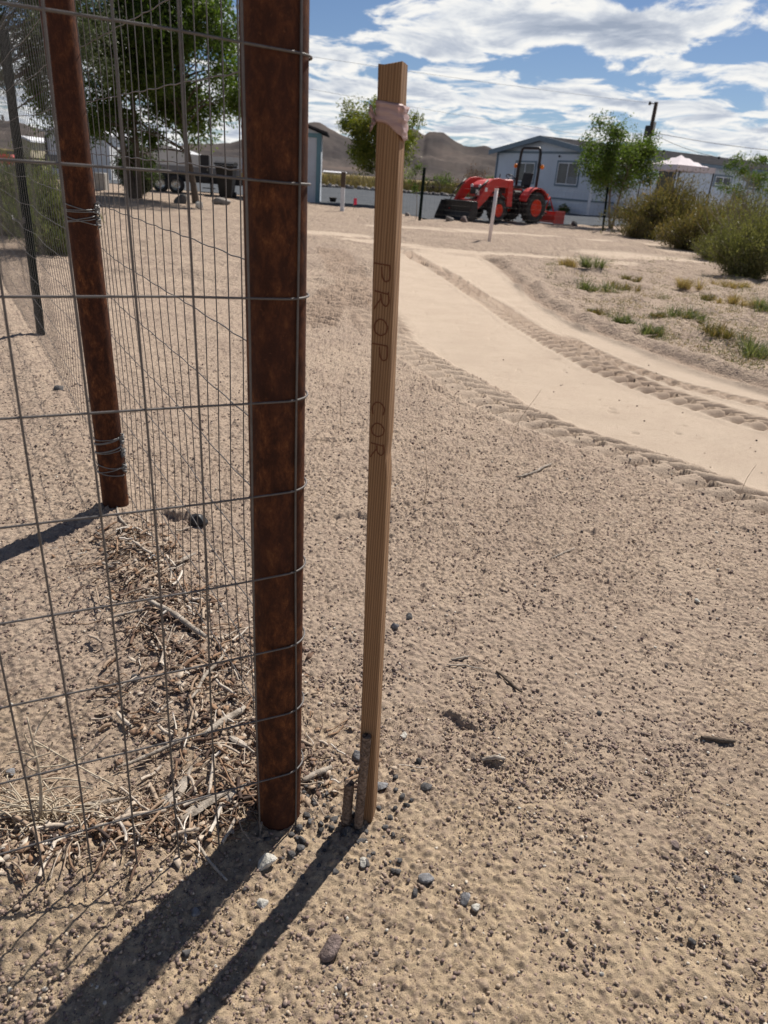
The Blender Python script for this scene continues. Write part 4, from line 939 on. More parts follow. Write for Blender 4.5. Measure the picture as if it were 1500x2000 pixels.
def tree(base, seed, label, trunk_h, cz, rz, rx, nleaf, lsize, lm, ncl=60, fuzz=.42, trunk_r=.07, bark='bark', aspect=.42, group='trees round the yard', dx=0.0, stems=1, shell=.45, hang=.15, ragged=.35):
    """tapered trunk, one limb to every leaf clump, leaves gathered in uneven clumps through the crown"""
    x, y = base; e = empty('tree', (x, y, gz(x, y))); tag(e, label, 'tree', group)
    rs = np.random.RandomState(seed); r_ = random.Random(seed); b = MB()
    cl = []
    while len(cl) < ncl:
        q = rs.uniform(-1, 1, 3); d = np.linalg.norm(q)
        if d > 1 or d < .15 or rs.rand() > shell + (1 - shell) * d: continue
        lim = .75 + ragged * (vnoise(np.array([q[0] * 1.3 + 5]), np.array([q[2] * 1.3 + q[1] + 5]), 1.6, seed % 11)[0] * 2 - 1) * 1.2 + .15
        q = q * min(1.25, max(.5, lim)); cl.append((dx + q[0] * rx, q[1] * rx, cz + q[2] * rz))
    top = Vector((dx * .8, 0, cz + rz * .35)); trunks = []
    for k in range(stems):
        a = k * 2.4; off = Vector((math.cos(a), math.sin(a), 0)) * (.28 * rx if stems > 1 else 0)
        P = []; n = 9
        for i in range(n + 1):
            u = i / n; P.append(Vector((top.x * u ** 1.5 + off.x * u + .05 * rx * math.sin(u * 5 + seed + k), off.y * u + .04 * rx * math.cos(u * 4 + seed), -.05 + (top.z + .05) * u)))
        b.tube(P, [trunk_r * (1.25 if i == 0 else 1) * (1 - .78 * (i / n)) for i in range(n + 1)], 9, cap=False); trunks.append(P)
    for c in cl:
        c = Vector(c); P = trunks[r_.randrange(stems)]; zf = max(trunk_h, min(P[-1].z, c.z - .75 * math.hypot(c.x, c.y) * r_.uniform(.5, 1.0)))
        i = min(range(len(P) - 1), key=lambda j: abs(P[j].z - zf)); s0 = P[i].lerp(P[i + 1], .4) if P[i].z < zf else P[i]
        m1 = s0.lerp(c, .5) + Vector((r_.gauss(0, .06 * rx), r_.gauss(0, .06 * rx), .10 * rz * r_.random())); r0 = max(.008, trunk_r * .34 * (1 - .5 * i / len(P)))
        b.tube([s0, s0.lerp(m1, .5) + Vector((0, 0, .02)), m1, m1.lerp(c, .6), c], [r0, r0 * .8, r0 * .6, r0 * .4, r0 * .15], 5, cap=False)
        for _ in range(4):
            w = Vector((r_.gauss(0, 1), r_.gauss(0, 1), r_.gauss(0, .8))) * fuzz * .9; b.tube([m1.lerp(c, .5), m1.lerp(c, .8) + w * .4, c + w], [r0 * .35, r0 * .22, r0 * .08], 4, cap=False)
    b.build('trunk', M[bark], e)
    cl = np.array(cl); w = rs.uniform(.35, 1.4, ncl); idx = rs.choice(ncl, nleaf, p=w / w.sum()); sc = rs.uniform(.55, 1.25, (ncl, 1))[idx]
    rad = rs.rand(nleaf) ** .55; dr = rs.normal(size=(nleaf, 3)); dr /= np.linalg.norm(dr, axis=1)[:, None]
    lumpy = .6 + .8 * vnoise(dr[:, 0] * 2 + idx, dr[:, 2] * 2 + dr[:, 1], 1.5, 4)
    off = dr * (rad * lumpy * fuzz * 1.55)[:, None] * sc * (1, 1, .8); P = cl[idx] + off; P[:, 2] -= hang * rs.rand(nleaf) * fuzz
    P[:, 2] = np.maximum(P[:, 2], .15)
    D = dr * .6 + rs.normal(size=(nleaf, 3)) * .7 + np.array([0, 0, -.35])
    V, F = leaf_quads(P, D, lsize, lsize * aspect, rs); ti = np.clip(rs.rand(ncl)[idx] * .5 + rs.rand(nleaf) * .5, 0, 1)
    link('crown', np_mesh('crown', V, F, dict(tint=np.repeat(ti, 4))), M[lm], e); return e
tree(G(378, 396), 21, 'large green leafy tree behind the fence with its trunk near the black bin', 1.4, 4.75, 3.55, 2.6, 60000, .13, 'leaf_green', 110, .50, .11, dx=-.55, hang=.5)
tree(G(262, 388), 33, 'dark leafy tree left of the large green one, forked near the ground', .9, 5.1, 3.5, 2.8, 48000, .13, 'leaf_green', 95, .50, .12, stems=3, dx=-.2, hang=.5)
tree(G(45, 392), 45, 'grey green feathery tree at the far left behind the T post', 1.4, 4.75, 2.5, 2.3, 70000, .085, 'leaf_grey', 150, .38, .07, aspect=.3, hang=.7, dx=.2)
tree(G(733, 402), 57, 'round yellow green tree straight behind the stake ribbon', 1.3, 2.95, 1.6, 1.95, 27000, .12, 'leaf_yellow', 85, .38, .055, dx=-.05, shell=.1, ragged=.2)
tree(G(812, 430), 63, 'thin young sapling with a small tuft of leaves just left of the black fence post', .7, 1.25, .40, .42, 900, .06, 'leaf_green', 12, .13, .012, bark='bark_pale', dx=-.15)
tree(G(1190, 446), 71, 'bushy green tree tied to a post in front of the house', .9, 2.5, 1.38, 1.7, 19000, .105, 'leaf_green', 66, .33, .055, bark='bark_pale', stems=2, dx=.1)
tree((15.6, 37.0), 83, 'airy young tree in front of the white canopy', 1.0, 2.45, 1.15, 1.35, 4600, .10, 'leaf_green', 34, .26, .03, bark='bark_pale')
tree((16.6, 31.5), 91, 'thin airy grey green tree at the right edge of the picture', .9, 2.6, 1.4, 1.1, 5200, .085, 'leaf_grey', 36, .25, .03, bark='bark_pale', stems=2)

def shrub(px, py, w, h, seed, lm, label, n=9000, ln=.09, wd=.02, name='shrub', group='shrubs at the right of the yard', dep=None, up=.7, twig='bark_pale', flat=1.0, cat=None):
    x, y = G(px, py) if py is not None else px
    y += (dep or w) * .35; e = empty(name, (x, y, gz(x, y))); tag(e, label, cat or name.replace('_', ' '), group)
    rs = np.random.RandomState(seed); ntw = 130; st = []; V = []; ends = []
    for i in range(ntw):
        a = rs.uniform(0, 6.28); rr = rs.rand() ** .6; tx, ty = math.cos(a) * rr * w / 2, math.sin(a) * rr * (dep or w) / 2
        hh = h * (1 - .55 * rr ** 2.2) * rs.uniform(.55, 1.08) * (.75 + .5 * vnoise(np.array([tx]), np.array([ty]), 1.6, seed % 7)[0])
        u = np.linspace(0, 1, 7); P = np.stack([tx * u ** .8 * .95, ty * u ** .8 * .95, hh * u ** 1.15], 1) + rs.normal(size=(7, 3)) * .02 * w; P[0] = (tx * .2, ty * .2, -.02); st.append(P); ends.append(P)
    v, f = wires_mesh(st, .006 * max(.3, w / 2), 4); link('twigs', np_mesh('twigs', v, f), M[twig], e)
    E = np.array(ends); k = rs.randint(0, ntw, n); u = 1 - rs.rand(n) ** 1.4 * .85; j = u * 5.99; j0 = j.astype(int); fr = (j - j0)[:, None]
    P = E[k, j0] * (1 - fr) + E[k, np.minimum(j0 + 1, 6)] * fr + rs.normal(size=(n, 3)) * .055 * w * np.array([1, 1, .8]); P[:, 2] = np.abs(P[:, 2]) + .01
    D = rs.normal(size=(n, 3)) * .6 + P / np.array([w, w, h]) * .8 + np.array([0, 0, up])
    V, F = leaf_quads(P, D, ln, wd, rs); cl = rs.rand(ntw)[k]; ti = np.clip(cl * .6 + rs.rand(n) * .4, 0, 1)
    link('foliage', np_mesh('foliage', V, F, dict(tint=np.repeat(ti, 4))), M[lm], e); return e
shrub(1322, 472, 4.4, 1.75, 1, 'leaf_olive', 'broad brownish olive shrub, the largest one in front of the deck', 34000, .11, .024, dep=2.8)
shrub(1250, 468, 1.1, .65, 2, 'leaf_olive', 'low dull green clump at the left foot of the big olive shrub', 5000, .08, .02)
shrub(1362, 494, 2.0, .95, 3, 'leaf_olive', 'grey green shrub nestled below the big olive one', 16000, .08, .018)
shrub(1400, 512, 1.15, .55, 4, 'leaf_bush', 'small bright green shrub left of the big green bush', 6000, .055, .014)
shrub(1478, 548, 1.75, 1.25, 5, 'leaf_bush', 'big soft green bush at the right edge, nearest of the shrubs', 32000, .06, .013, dep=1.5)
shrub(1440, 500, 2.5, 1.35, 6, 'leaf_olive', 'olive brown shrub behind the big green bush', 20000, .08, .018)
shrub(1490, 515, 2.8, 1.75, 7, 'leaf_bush', 'tall green shrub touching the right edge behind the nearest bush', 16000, .07, .016)
# weeds behind the fence, left
shrub(62, 505, 1.15, 1.0, 8, 'leaf_weed', 'tall feathery green weeds behind the fence at the left edge', 20000, .08, .009, group='weeds of the yard', dep=2.2, name='weed_clump', up=1.6)
shrub(-20, 470, 1.8, 1.15, 9, 'leaf_weed', 'green weed thicket cut by the left edge of the picture', 14000, .10, .011, group='weeds of the yard', dep=2.2, name='weed_clump', up=1.6)
# small tufts on the right bank
TU = [(1110, 520, .30, .16, 'leaf_dry', 'dry yellow tuft beginning the row of weeds right of the path'), (1150, 528, .24, .20, 'leaf_weed', 'green tuft behind the first dry tuft of the bank'), (1160, 565, .36, .18, 'leaf_weed', 'green and straw tuft right of the path, largest of the near pair'), (1205, 560, .30, .12, 'leaf_olive', 'low olive tuft right of the largest path side tuft'),
      (1335, 565, .24, .16, 'leaf_dry', 'orange brown dry tuft in the middle of the weedy bank'), (1225, 548, .2, .10, 'leaf_olive', 'small olive tuft behind the low one on the bank'), (1222, 638, .15, .09, 'leaf_weed', 'small green tuft nearest the grooved path edge'), (1290, 655, .19, .11, 'leaf_weed', 'green tuft alone in the lower middle of the bank'),
      (1345, 630, .28, .12, 'leaf_weed', 'wide low green tuft right of the lone one'), (1400, 665, .30, .12, 'leaf_olive', 'olive spreading tuft left of the green corner weeds'), (1480, 700, .34, .17, 'leaf_weed', 'bright green weeds hanging over the bank at the right edge'), (1450, 600, .30, .14, 'leaf_dry', 'straw coloured tuft near the right edge above the green weeds'),
      (1500, 610, .35, .20, 'leaf_weed', 'green and straw weeds cut by the right edge'), (1385, 585, .2, .08, 'leaf_olive', 'little olive tuft between the straw tufts'), (1155, 620, .12, .06, 'leaf_olive', 'tiny olive tuft at the foot of the bank'), (1290, 620, .2, .08, 'leaf_olive', 'flat olive weeds above the lone green tuft'), (1430, 560, .3, .14, 'leaf_dry', 'dry tuft just below the nearest bush')]
def tuft(px, py, w, h, lm, label, seed):
    x, y = G(px, py); e = empty('weed_tuft', (x, y, gz(x, y))); tag(e, label, 'weed tuft', 'weed tufts on the bank right of the path')
    rs = np.random.RandomState(seed); n = 520; nc = 7; cc = rs.normal(size=(nc, 2)) * w * .34; cc[0] = 0; ch_ = rs.uniform(.35, 1.1, nc); ci_ = rs.randint(0, nc, n); a = rs.uniform(0, 6.28, n); r0 = np.abs(rs.normal(size=n)) * w * .10
    B = np.stack([cc[ci_, 0] + np.cos(a) * r0, cc[ci_, 1] + np.sin(a) * r0, 0 * a], 1); hh = h * rs.uniform(.25, 1.15, n) * ch_[ci_]; out = rs.uniform(.1, 1.3, n) * hh
    T = B + np.stack([np.cos(a) * out + rs.normal(size=n) * .02, np.sin(a) * out + rs.normal(size=n) * .02, hh], 1); Mi = (B + T) / 2 + np.array([0, 0, 1]) * (hh * .18)[:, None]
    s = np.stack([-np.sin(a), np.cos(a), 0 * a], 1) * .0028
    V = np.stack([B - s, B + s, Mi + s * .9, Mi - s * .9, T], 1).reshape(-1, 3); i = np.arange(n)[:, None] * 5
    F = np.concatenate([i + np.array([[0, 1, 2, 3]])], 0); F2 = np.concatenate([i + np.array([[3, 2, 4, 4]])], 0)
    me = bpy.data.meshes.new('blades'); me.from_pydata(V.tolist(), [], F.tolist() + [f_[:3] for f_ in F2.tolist()]); 
    at = me.attributes.new('tint', 'FLOAT', 'POINT'); at.data.foreach_set('value', np.repeat(rs.rand(n), 5).astype(np.float32)); me.update()
    link('blades', me, M[lm], e)
    k = 260; P = B[:k] + (T[:k] - B[:k]) * rs.uniform(.2, .9, (k, 1)); V, F = leaf_quads(P, None, .022, .009, rs); link('leaves', np_mesh('leaves', V, F, dict(tint=np.repeat(rs.rand(k), 4))), M[lm], e)
for i, q in enumerate(TU): tuft(q[0], q[1], q[2] * 1.35, q[3] * 1.15, q[4], q[5], 200 + i)
# scattered dead plant debris on the bank (uncountable)
def bank_litter():
    rs = np.random.RandomState(31); tw = []; u = np.linspace(0, 1, 5)
    while len(tw) < 1500:
        px, py = rs.uniform(1060, 1520), rs.uniform(500, 720); x, y = G(px, py)
        if xat(PR, np.array([y]))[0] > x - .35: continue
        a = rs.uniform(0, 6.28); L = rs.uniform(.03, .16); P = np.stack([x + np.cos(a + u) * u * L, y + np.sin(a + u) * u * L, 0 * u], 1); P[:, 2] = gz(x, y) + .004 + .05 * rs.rand() ** 3 * u; tw.append(P)
    V, F = wires_mesh(tw, .0026, 3); tag(link('dead_stalks', np_mesh('dead_stalks', V, F), M['litter'], None, True), 'dead straw and stalks strewn over the weedy bank', 'dead stalks', kind='stuff')
bank_litter()
def bank_weeds():
    rs = np.random.RandomState(37); V = []; T = []; k = 0
    while k < 330:
        px, py = 1560 - 500 * rs.rand() ** 1.25, rs.uniform(505, 730); x, y = G(px, py)
        if xat(PR, np.array([y]))[0] > x - .40: continue
        k += 1; n = rs.randint(15, 70); w = rs.uniform(.03, .12); h = rs.uniform(.02, .13); z = gz(x, y); kind = rs.rand()
        P = np.stack([x + rs.normal(size=n) * w, y + rs.normal(size=n) * w, z + np.abs(rs.normal(size=n)) * h * .6 + .005], 1)
        v, _ = leaf_quads(P, rs.normal(size=(n, 3)) + (0, 0, 1.0), rs.uniform(.02, .05), .006, rs); V.append(v); T.append(np.repeat(np.clip(kind * .7 + rs.rand(n) * .3, 0, 1), 4))
    V = np.concatenate(V); F = np.arange(len(V)).reshape(-1, 4)
    tag(link('ground_weeds', np_mesh('ground_weeds', V, F, dict(tint=np.concatenate(T))), m_leaf('low_weeds', [(0, (.06, .08, .03)), (.4, (.12, .13, .05)), (.7, (.24, .18, .09)), (1, (.38, .28, .16))], .3)), 'low sparse green and straw weeds creeping over the bank', 'ground cover', kind='stuff')
bank_weeds()
# thin upright dry stalks standing in the sand
for i, (px, py, qx, qy, lb) in enumerate([(828, 985, 832, 830, 'thin upright dry stalk just right of the stake'), (1425, 1000, 1480, 905, 'thin dry stalk leaning at the right edge beside the tyre track'), (662, 830, 675, 715, 'fine reddish stalk left of the stake'), (1000, 850, 1055, 755, 'thin bent stalk beside the left tyre track')]):
    x, y = G(px, py); d = math.hypot(x, y); v = ray(qx, qy); k = d / math.hypot(v.x, v.y); top = (v.x * k - x, v.y * k - y, max(.05, EYE + v.z * k)); z0 = gz(x, y)
    b = MB(); b.tube([(top[0] * u + .01 * math.sin(u * 5 + i), top[1] * u, top[2] * u) for u in np.linspace(0, 1, 9)], [.0018 * (1 - .6 * u) for u in np.linspace(0, 1, 9)], 5); o = b.build('dry_stalk', M['litter'], None, (x, y, z0)); tag(o, lb, 'dry stalk', 'thin dry stalks standing in the sand')
# ==================================================================  FAR THINGS
def onwall(px, py, p, d):
    v = ray(px, py); A = np.array([[v.x, -d[0]], [v.y, -d[1]]]); k, s = np.linalg.solve(A, np.array(p)); return s, EYE + v.z * k
def atd(px, py, Y):
    v = ray(px, py); k = Y / v.y; return np.array([v.x * k, Y, EYE + v.z * k])
# ---- house
HC = G(1146, 421); PH = R(30); HL = np.array([math.cos(PH), math.sin(PH)]); HW = np.array([-HL[1], HL[0]]); WID = 9.6; LEN = 20.5; EV = 3.35; RG = 4.12
house = empty('house', (HC[0], HC[1], 0), PH); tag(house, 'long single storey pale blue house with dark shingle roof, behind the red tractor', 'house')
b = MB(); b.prism([(0, -.2), (WID, -.2), (WID, EV), (WID / 2, RG - .08), (0, EV)], 'x', 0, LEN); b.build('wall', M['siding'], house)
def slab(y0, z0, y1, z1, th, x0, x1, name, m):
    b = MB(); b.prism([(y0, z0), (y1, z1), (y1, z1 + th), (y0, z0 + th)], 'x', x0, x1); return b.build(name, m, house)
sl_ = (RG - EV) / (WID / 2); ov = .45
rf = slab(-ov, EV - ov * sl_ + .02, WID / 2, RG + .02, .10, -.45, LEN + .4, 'roof', M['shingle'])
slab(WID / 2, RG + .021, WID + ov, EV - ov * sl_ + .021, .10, -.45, LEN + .4, 'roof', M['shingle'])
b = MB()
for (y0, z0, y1, z1) in ((-ov, EV - ov * sl_, WID / 2, RG), (WID / 2, RG, WID + ov, EV - ov * sl_)): b.prism([(y0, z0 - .16), (y1, z1 - .16), (y1, z1 + .13), (y0, z0 + .13)], 'x', -.50, -.452)
b.box((LEN / 2, -ov - .03, EV - ov * sl_ + .0), (LEN + .8, .05, .2)); b.build('fascia', M['trim'], house)
b = MB(); b.box((-.02, WID / 2, EV - .02), (.04, WID, .13)); b.box((-.02, WID / 2, .78), (.04, WID, .10)); b.box((LEN / 2, -.02, .78), (LEN, .04, .10)); b.build('band_trim', M['trim'], house)
b = MB(); b.box((-.012, -.012, 1.6), (.12, .12, 3.4)); b.build('corner_board', M['white'], house)
b = MB(); b.box((-.012, WID - .02, 1.6), (.12, .12, 3.4)); b.build('corner_board', M['trim'], house)
b = MB(); b.lathe([(.0, -.03), (.06, -.03), (.06, .03), (0, .03)], (-.10, WID * .33, EV - .22), 'x', 10); b.build('wall_lamp', M['black'], house)
def window(side, s0, s1, z0, z1, blind=.5):
    sc_, sh = (s0 + s1) / 2, s1 - s0; zc, zh = (z0 + z1) / 2, z1 - z0
    def bx(mb, s, z, ds, dz, out, dep):
        if side == 'gable': mb.box((-out, s, z), (dep, ds, dz))
        else: mb.box((s, -out, z), (ds, dep, dz))
    b = MB(); t_ = .11
    for (s, z, ds, dz) in ((s0 - t_ / 2, zc, t_, zh + 2 * t_), (s1 + t_ / 2, zc, t_, zh + 2 * t_), (sc_, z0 - t_ / 2, sh, t_), (sc_, z1 + t_ / 2, sh, t_)): bx(b, s, z, ds, dz, .02, .045)
    wn = b.build('window', M['trim'], house)
    b = MB(); f = .055
    for (s, z, ds, dz) in ((s0 + f / 2, zc, f, zh), (s1 - f / 2, zc, f, zh), (sc_, z0 + f / 2, sh - 2 * f, f), (sc_, z1 - f / 2, sh - 2 * f, f), (sc_, zc, f, zh - 2 * f)): bx(b, s, z, ds, dz, .022, .035)
    b.build('frame', M['white'], wn)
    b = MB(); bx(b, sc_, zc, sh - .02, zh - .02, .008, .012); b.build('pane', M['glass'], wn)
    if blind:
        b = MB(); bx(b, s0 + sh * .27, z0 + zh * .22, sh * .38, zh * .30, .0155, .002); b.build('blind', M['blind'], wn)
def wpx(side, x0, y0, x1, y1, **k):
    d = HW if side == 'gable' else HL; a = onwall(x0, y0, HC, d); c = onwall(x1, y1, HC, d); window(side, min(a[0], c[0]), max(a[0], c[0]), min(a[1], c[1]), max(a[1], c[1]), **k)
wpx('gable', 1092, 317, 1126, 362); wpx('gable', 1010, 317, 1041, 356)
wpx('side', 1398, 344, 1424, 364); wpx('side', 1222, 318, 1246, 345); wpx('side', 1462, 352, 1480, 368)
a = onwall(1288, 333, HC, HL); c = onwall(1309, 372, HC, HL); b = MB(); b.box(((a[0] + c[0]) / 2, -.03, (a[1] + .6) / 2), (c[0] - a[0], .05, a[1] - .6)); dr_ = b.build('door', M['door'], house)
b = MB(); b.box((c[0] - .12, -.075, 1.55), (.12, .04, .05)); b.build('handle', M['steel'], dr_)
for xx in (4, 9, 14.5): MB().lathe([(.07, 0), (.07, .35), (.10, .36), (0, .42)], (xx, WID * .36, RG - .35), 'z', 10).build('roof_vent', M['black'], rf)
# ---- deck with white railing
dk = empty('porch_deck', (HC[0], HC[1], 0), PH); tag(dk, 'raised white railed deck with steps along the front of the pale blue house', 'deck')
D0, D1, DW, DZ = 1.9, 14.5, 2.6, .66
b = MB(); b.box(((D0 + D1) / 2, -DW / 2 - .06, DZ - .05), (D1 - D0, DW, .09))
for k in range(int((D1 - D0) / .9) + 1): b.box((D0 + .06 + k * .9, -DW, DZ / 2 - .06), (.09, .09, DZ - .10))
b.build('platform', M['white'], dk)
b = MB(); b.box(((D0 + 2.2 + D1) / 2, -DW + .05, .30), (D1 - D0 - 2.2, .03, .52)); b.build('skirting', M['siding'], dk)
def rail(x0, y0, x1, y1):
    b = MB(); L = math.hypot(x1 - x0, y1 - y0); n = max(1, int(L / 1.6)); ux, uy = (x1 - x0) / L, (y1 - y0) / L
    for k in range(n + 1): b.box((x0 + ux * L * k / n, y0 + uy * L * k / n, DZ + .52), (.10, .10, 1.05))
    A_ = Matrix.Rotation(math.atan2(uy, ux), 3, 'Z')
    for z in (.12, .98): b.box(((x0 + x1) / 2, (y0 + y1) / 2, DZ + z), (L - .12, .06, .06), A_)
    m_ = int(L / .14)
    for k in range(1, m_): b.box((x0 + ux * L * k / m_, y0 + uy * L * k / m_, DZ + .55), (.035, .035, .80))
    b.build('railing', M['white'], dk)
rail(D0 + 2.0, -DW, D1, -DW); rail(D1, -DW + .1, D1, -.15); rail(D0, -.2, D0, -DW + .1)
b = MB()
for k in range(3): b.box((D0 + 1.0, -DW - .15 - .28 * k, DZ - .20 - .19 * k), (1.5, .28, .05)); b.box((D0 + 1.0, -DW - .03 - .28 * k, DZ - .30 - .19 * k), (1.5, .03, .18))
b.build('steps', M['concrete'], dk)
# ---- canopy
cx, cy, _ = atd(1325, 330, 41.0); cn = empty('canopy', (cx, cy, 0), R(24)); tag(cn, 'pop up canopy with a pale peaked cloth roof between the house and the young trees', 'canopy', None)
zt = atd(1325, 302, 41.0)[2]; ze = atd(1325, 324, 41.0)[2]; b = MB(); s = 1.25
n = 8; vs = []
for i in range(n + 1):
    for j in range(n + 1):
        u, v = i / n * 2 - 1, j / n * 2 - 1; m_ = max(abs(u), abs(v)); vs.append((u * s, v * s, ze + (zt - ze) * (1 - m_) ** 1.15 - .05 * math.sin(abs(u * v) * 3)))
b.add(vs, [(i * (n + 1) + j, (i + 1) * (n + 1) + j, (i + 1) * (n + 1) + j + 1, i * (n + 1) + j + 1) for i in range(n) for j in range(n)])
for (x0, y0, x1, y1) in ((-s, -s, s, -s), (s, -s, s, s), (s, s, -s, s), (-s, s, -s, -s)):
    k = 10; vs = []
    for i in range(k + 1): u = i / k; vs += [(x0 + (x1 - x0) * u, y0 + (y1 - y0) * u, ze), (x0 + (x1 - x0) * u, y0 + (y1 - y0) * u, ze - .22 - .05 * (i % 2))]
    b.add(vs, [(2 * i, 2 * i + 1, 2 * i + 3, 2 * i + 2) for i in range(k)])
o = b.build('canopy_cloth', M['canvas'], cn); sm_ = o.modifiers.new('thick', 'SOLIDIFY'); sm_.thickness = .01
for sx in (-1, 1):
    for sy in (-1, 1): MB().box((sx * s * .97, sy * s * .97, ze / 2), (.05, .05, ze)).build('leg', M['dark_metal'], cn)
# ---- utility pole, wires
px_, py_, _ = atd(1270, 260, 66); PT = atd(1278, 199, 66)[2]
up = empty('utility_pole', (px_, py_, 0)); tag(up, 'dark wooden utility pole rising behind the house roof', 'utility pole')
MB().tube([(0, 0, -.2), (0, 0, PT / 2), (0, 0, PT)], [.19, .17, .145], 12).build('pole', M['pole'], up)
b = MB(); b.lathe([(0, -.45), (.22, -.45), (.24, -.35), (.24, .35), (.2, .42), (0, .42)], (-.28, -.1, PT - 2.1), 'z', 14); b.build('transformer', M['dark_metal'], up)
b = MB(); b.tube([(0, 0, PT - .12), (-.5, 0, PT - .12)], .04); b.lathe([(0, 0), (.10, .02), (.10, .12), (.06, .14), (.10, .16), (.09, .26), (0, .28)], (-.50, 0, PT - .26), 'z', 10); b.build('insulator', M['dark_metal'], up)
b = MB(); b.box((.2, -.15, PT - 1.9), (.12, .12, 1.0)); b.build('conduit', M['steel'], up)
def cable(p, q, sagm, r, label):
    p, q = Vector(p), Vector(q); n = 28; P = [(p.lerp(q, i / n) - Vector((0, 0, sagm * 4 * (i / n) * (1 - i / n)))) - p for i in range(n + 1)]
    tag(MB().tube(P, r, 5).build('overhead_cable', M['black'], None, p), label, 'cable', 'overhead cables from the utility pole')
pt = (px_ - .5, py_, PT - .1)
cable(pt, atd(300, 62, 40), .15, .008, 'topmost overhead cable running left across the sky from the pole top')
cable((px_ - .15, py_, PT - 3.0), atd(300, 118, 44), .15, .008, 'lower overhead cable running left across the sky below the topmost one')
cable((px_ + .1, py_, atd(1275, 258, 66)[2]), atd(1700, 305, 60), .35, .02, 'overhead cable running right from the pole towards the picture edge')
hp = (HC[0] + HL[0] * 16 + HW[0] * 3.6, HC[1] + HL[1] * 16 + HW[1] * 3.6, RG - .05); cable((px_ + .1, py_, atd(1275, 260, 66)[2]), hp, .25, .02, 'drooping service cable from the pole down to the house roof')
# ---- shed
sx, sy = G(622, 397); sh = empty('shed', (sx, sy, 0), R(4)); tag(sh, 'pale blue shed with teal corner trim peeking out right of the thick rusty post', 'shed')
SW, SD, SH = 3.0, 2.6, 2.72
b = MB(); b.prism([(-SW, -.1), (0, -.1), (0, SH), (-SW / 2, SH + .45), (-SW, SH)], 'y', 0, SD); b.build('wall', M['siding'], sh)
b = MB(); b.prism([(-SW / 2, SH + .46), (.30, SH - .03), (.30, SH + .06), (-SW / 2, SH + .55)], 'y', -.2, SD + .2); b.prism([(-SW / 2, SH + .46), (-SW - .30, SH - .03), (-SW - .30, SH + .06), (-SW / 2, SH + .55)], 'y', -.2, SD + .2); b.build('roof', M['shingle'], sh)
b = MB(); b.box((-.07, -.02, SH / 2), (.14, .05, SH)); b.box((-SW + .07, -.02, SH / 2), (.14, .05, SH)); b.box((-SW / 2, -.022, SH - .10), (SW - .29, .05, .16)); b.box((.02, .10, SH / 2), (.05, .14, SH)); b.build('trim_board', M['teal'], sh)
b = MB(); b.box((-SW / 2, -.015, 1.1), (1.2, .03, 2.1)); d_ = b.build('door', M['white'], sh); MB().box((-SW / 2 + .45, -.05, 1.05), (.04, .05, .16)).build('handle', M['black'], d_)
b = MB(); b.box((-.62, -.012, 2.2), (.10, .02, .28)); b.build('sign', M['pink'], sh)
# ---- tractor
TS = 1.0
th = R(220); nb = G(1040, 441)
tx = nb[0] - .62 * .643 + .1; ty = nb[1] + .62 * .766 + 1.0
TR = empty('tractor', (tx, ty, .03), th); tag(TR, 'red compact tractor with front loader bucket and black roll bar, parked before the house', 'tractor')
def wheel(x, y, r, w, rimr, side):
    b = MB(); h = w / 2
    b.lathe([(rimr, -h * .8), (r * .80, -h), (r * .93, -h * .92), (r * .965, -h * .5), (r * .975, 0), (r * .965, h * .5), (r * .93, h * .92), (r * .80, h), (rimr, h * .8), (rimr * .96, 0), (rimr, -h * .8)], (0, 0, 0), 'y', 36)
    n = 20
    for k in range(n):
        for sd_, of in ((1, 0), (-1, .5)):
            a = 2 * math.pi * (k + of) / n; A_ = Matrix.Rotation(-a, 3, 'Y') @ Matrix.Rotation(sd_ * R(32), 3, 'X')
            c = Matrix.Rotation(-a, 3, 'Y') @ Vector((r * .975, sd_ * h * .48, 0)); b.box(c, (r * .06, h * 1.15, r * .075), A_)
    ty_ = b.build('wheel', M['tyre'], TR, (x, y, r))
    s = side; b = MB(); b.lathe([(rimr * 1.0, s * h * .80), (rimr * 1.03, s * h * .86), (rimr * .92, s * h * .80), (rimr * .85, s * h * .45), (rimr * .45, s * h * .35), (rimr * .32, s * h * .55), (rimr * .12, s * h * .60), (0, s * h * .60)], (0, 0, 0), 'y', 32)
    for k in range(6):
        a = k * math.pi / 3; b.box((rimr * .58 * math.cos(a), s * h * .42, rimr * .58 * math.sin(a)), (.035, .04, .035))
    b.build('rim', M['rimred'], ty_)
for s in (-1, 1): wheel(0, s * .60, .55, .36, .29, s); wheel(1.92, s * .56, .40, .26, .21, s)
b = MB(); b.box((.9, 0, .62), (2.2, .34, .34), bev=.03); b.box((.1, 0, .68), (.7, .62, .42), bev=.04); b.tube([(0, -.55, .55), (0, .55, .55)], .09, 12); b.tube([(1.92, -.5, .42), (1.92, .5, .42)], .06, 10); b.box((1.55, 0, .45), (1.3, .16, .10)); b.box((1.0, 0, .80), (1.5, .46, .16), bev=.02); b.build('chassis', M['dark_metal'], TR)
b = MB(); hp_ = [(.95, .92), (2.50, .80), (2.58, 1.02), (2.50, 1.20), (2.2, 1.34), (1.6, 1.43), (.95, 1.45)]
vs = []; sec = [(-.27, .94, -.05), (-.25, 1.0, 0), (.25, 1.0, 0), (.27, .94, -.05)]
b.prism(hp_, 'y', -.33, .33); o = b.build('hood', M['tread_red'], TR, bevel=.05)
b = MB(); b.prism([(1.25, .98), (2.15, .94), (2.2, 1.08), (2.0, 1.17), (1.3, 1.16)], 'y', .332, .352); b.prism([(1.25, .98), (2.15, .94), (2.2, 1.08), (2.0, 1.17), (1.3, 1.16)], 'y', -.352, -.332); b.build('side_grille', M['black'], TR)
b = MB(); b.box((2.575, 0, 1.0), (.03, .42, .22)); b.build('front_grille', M['black'], TR)
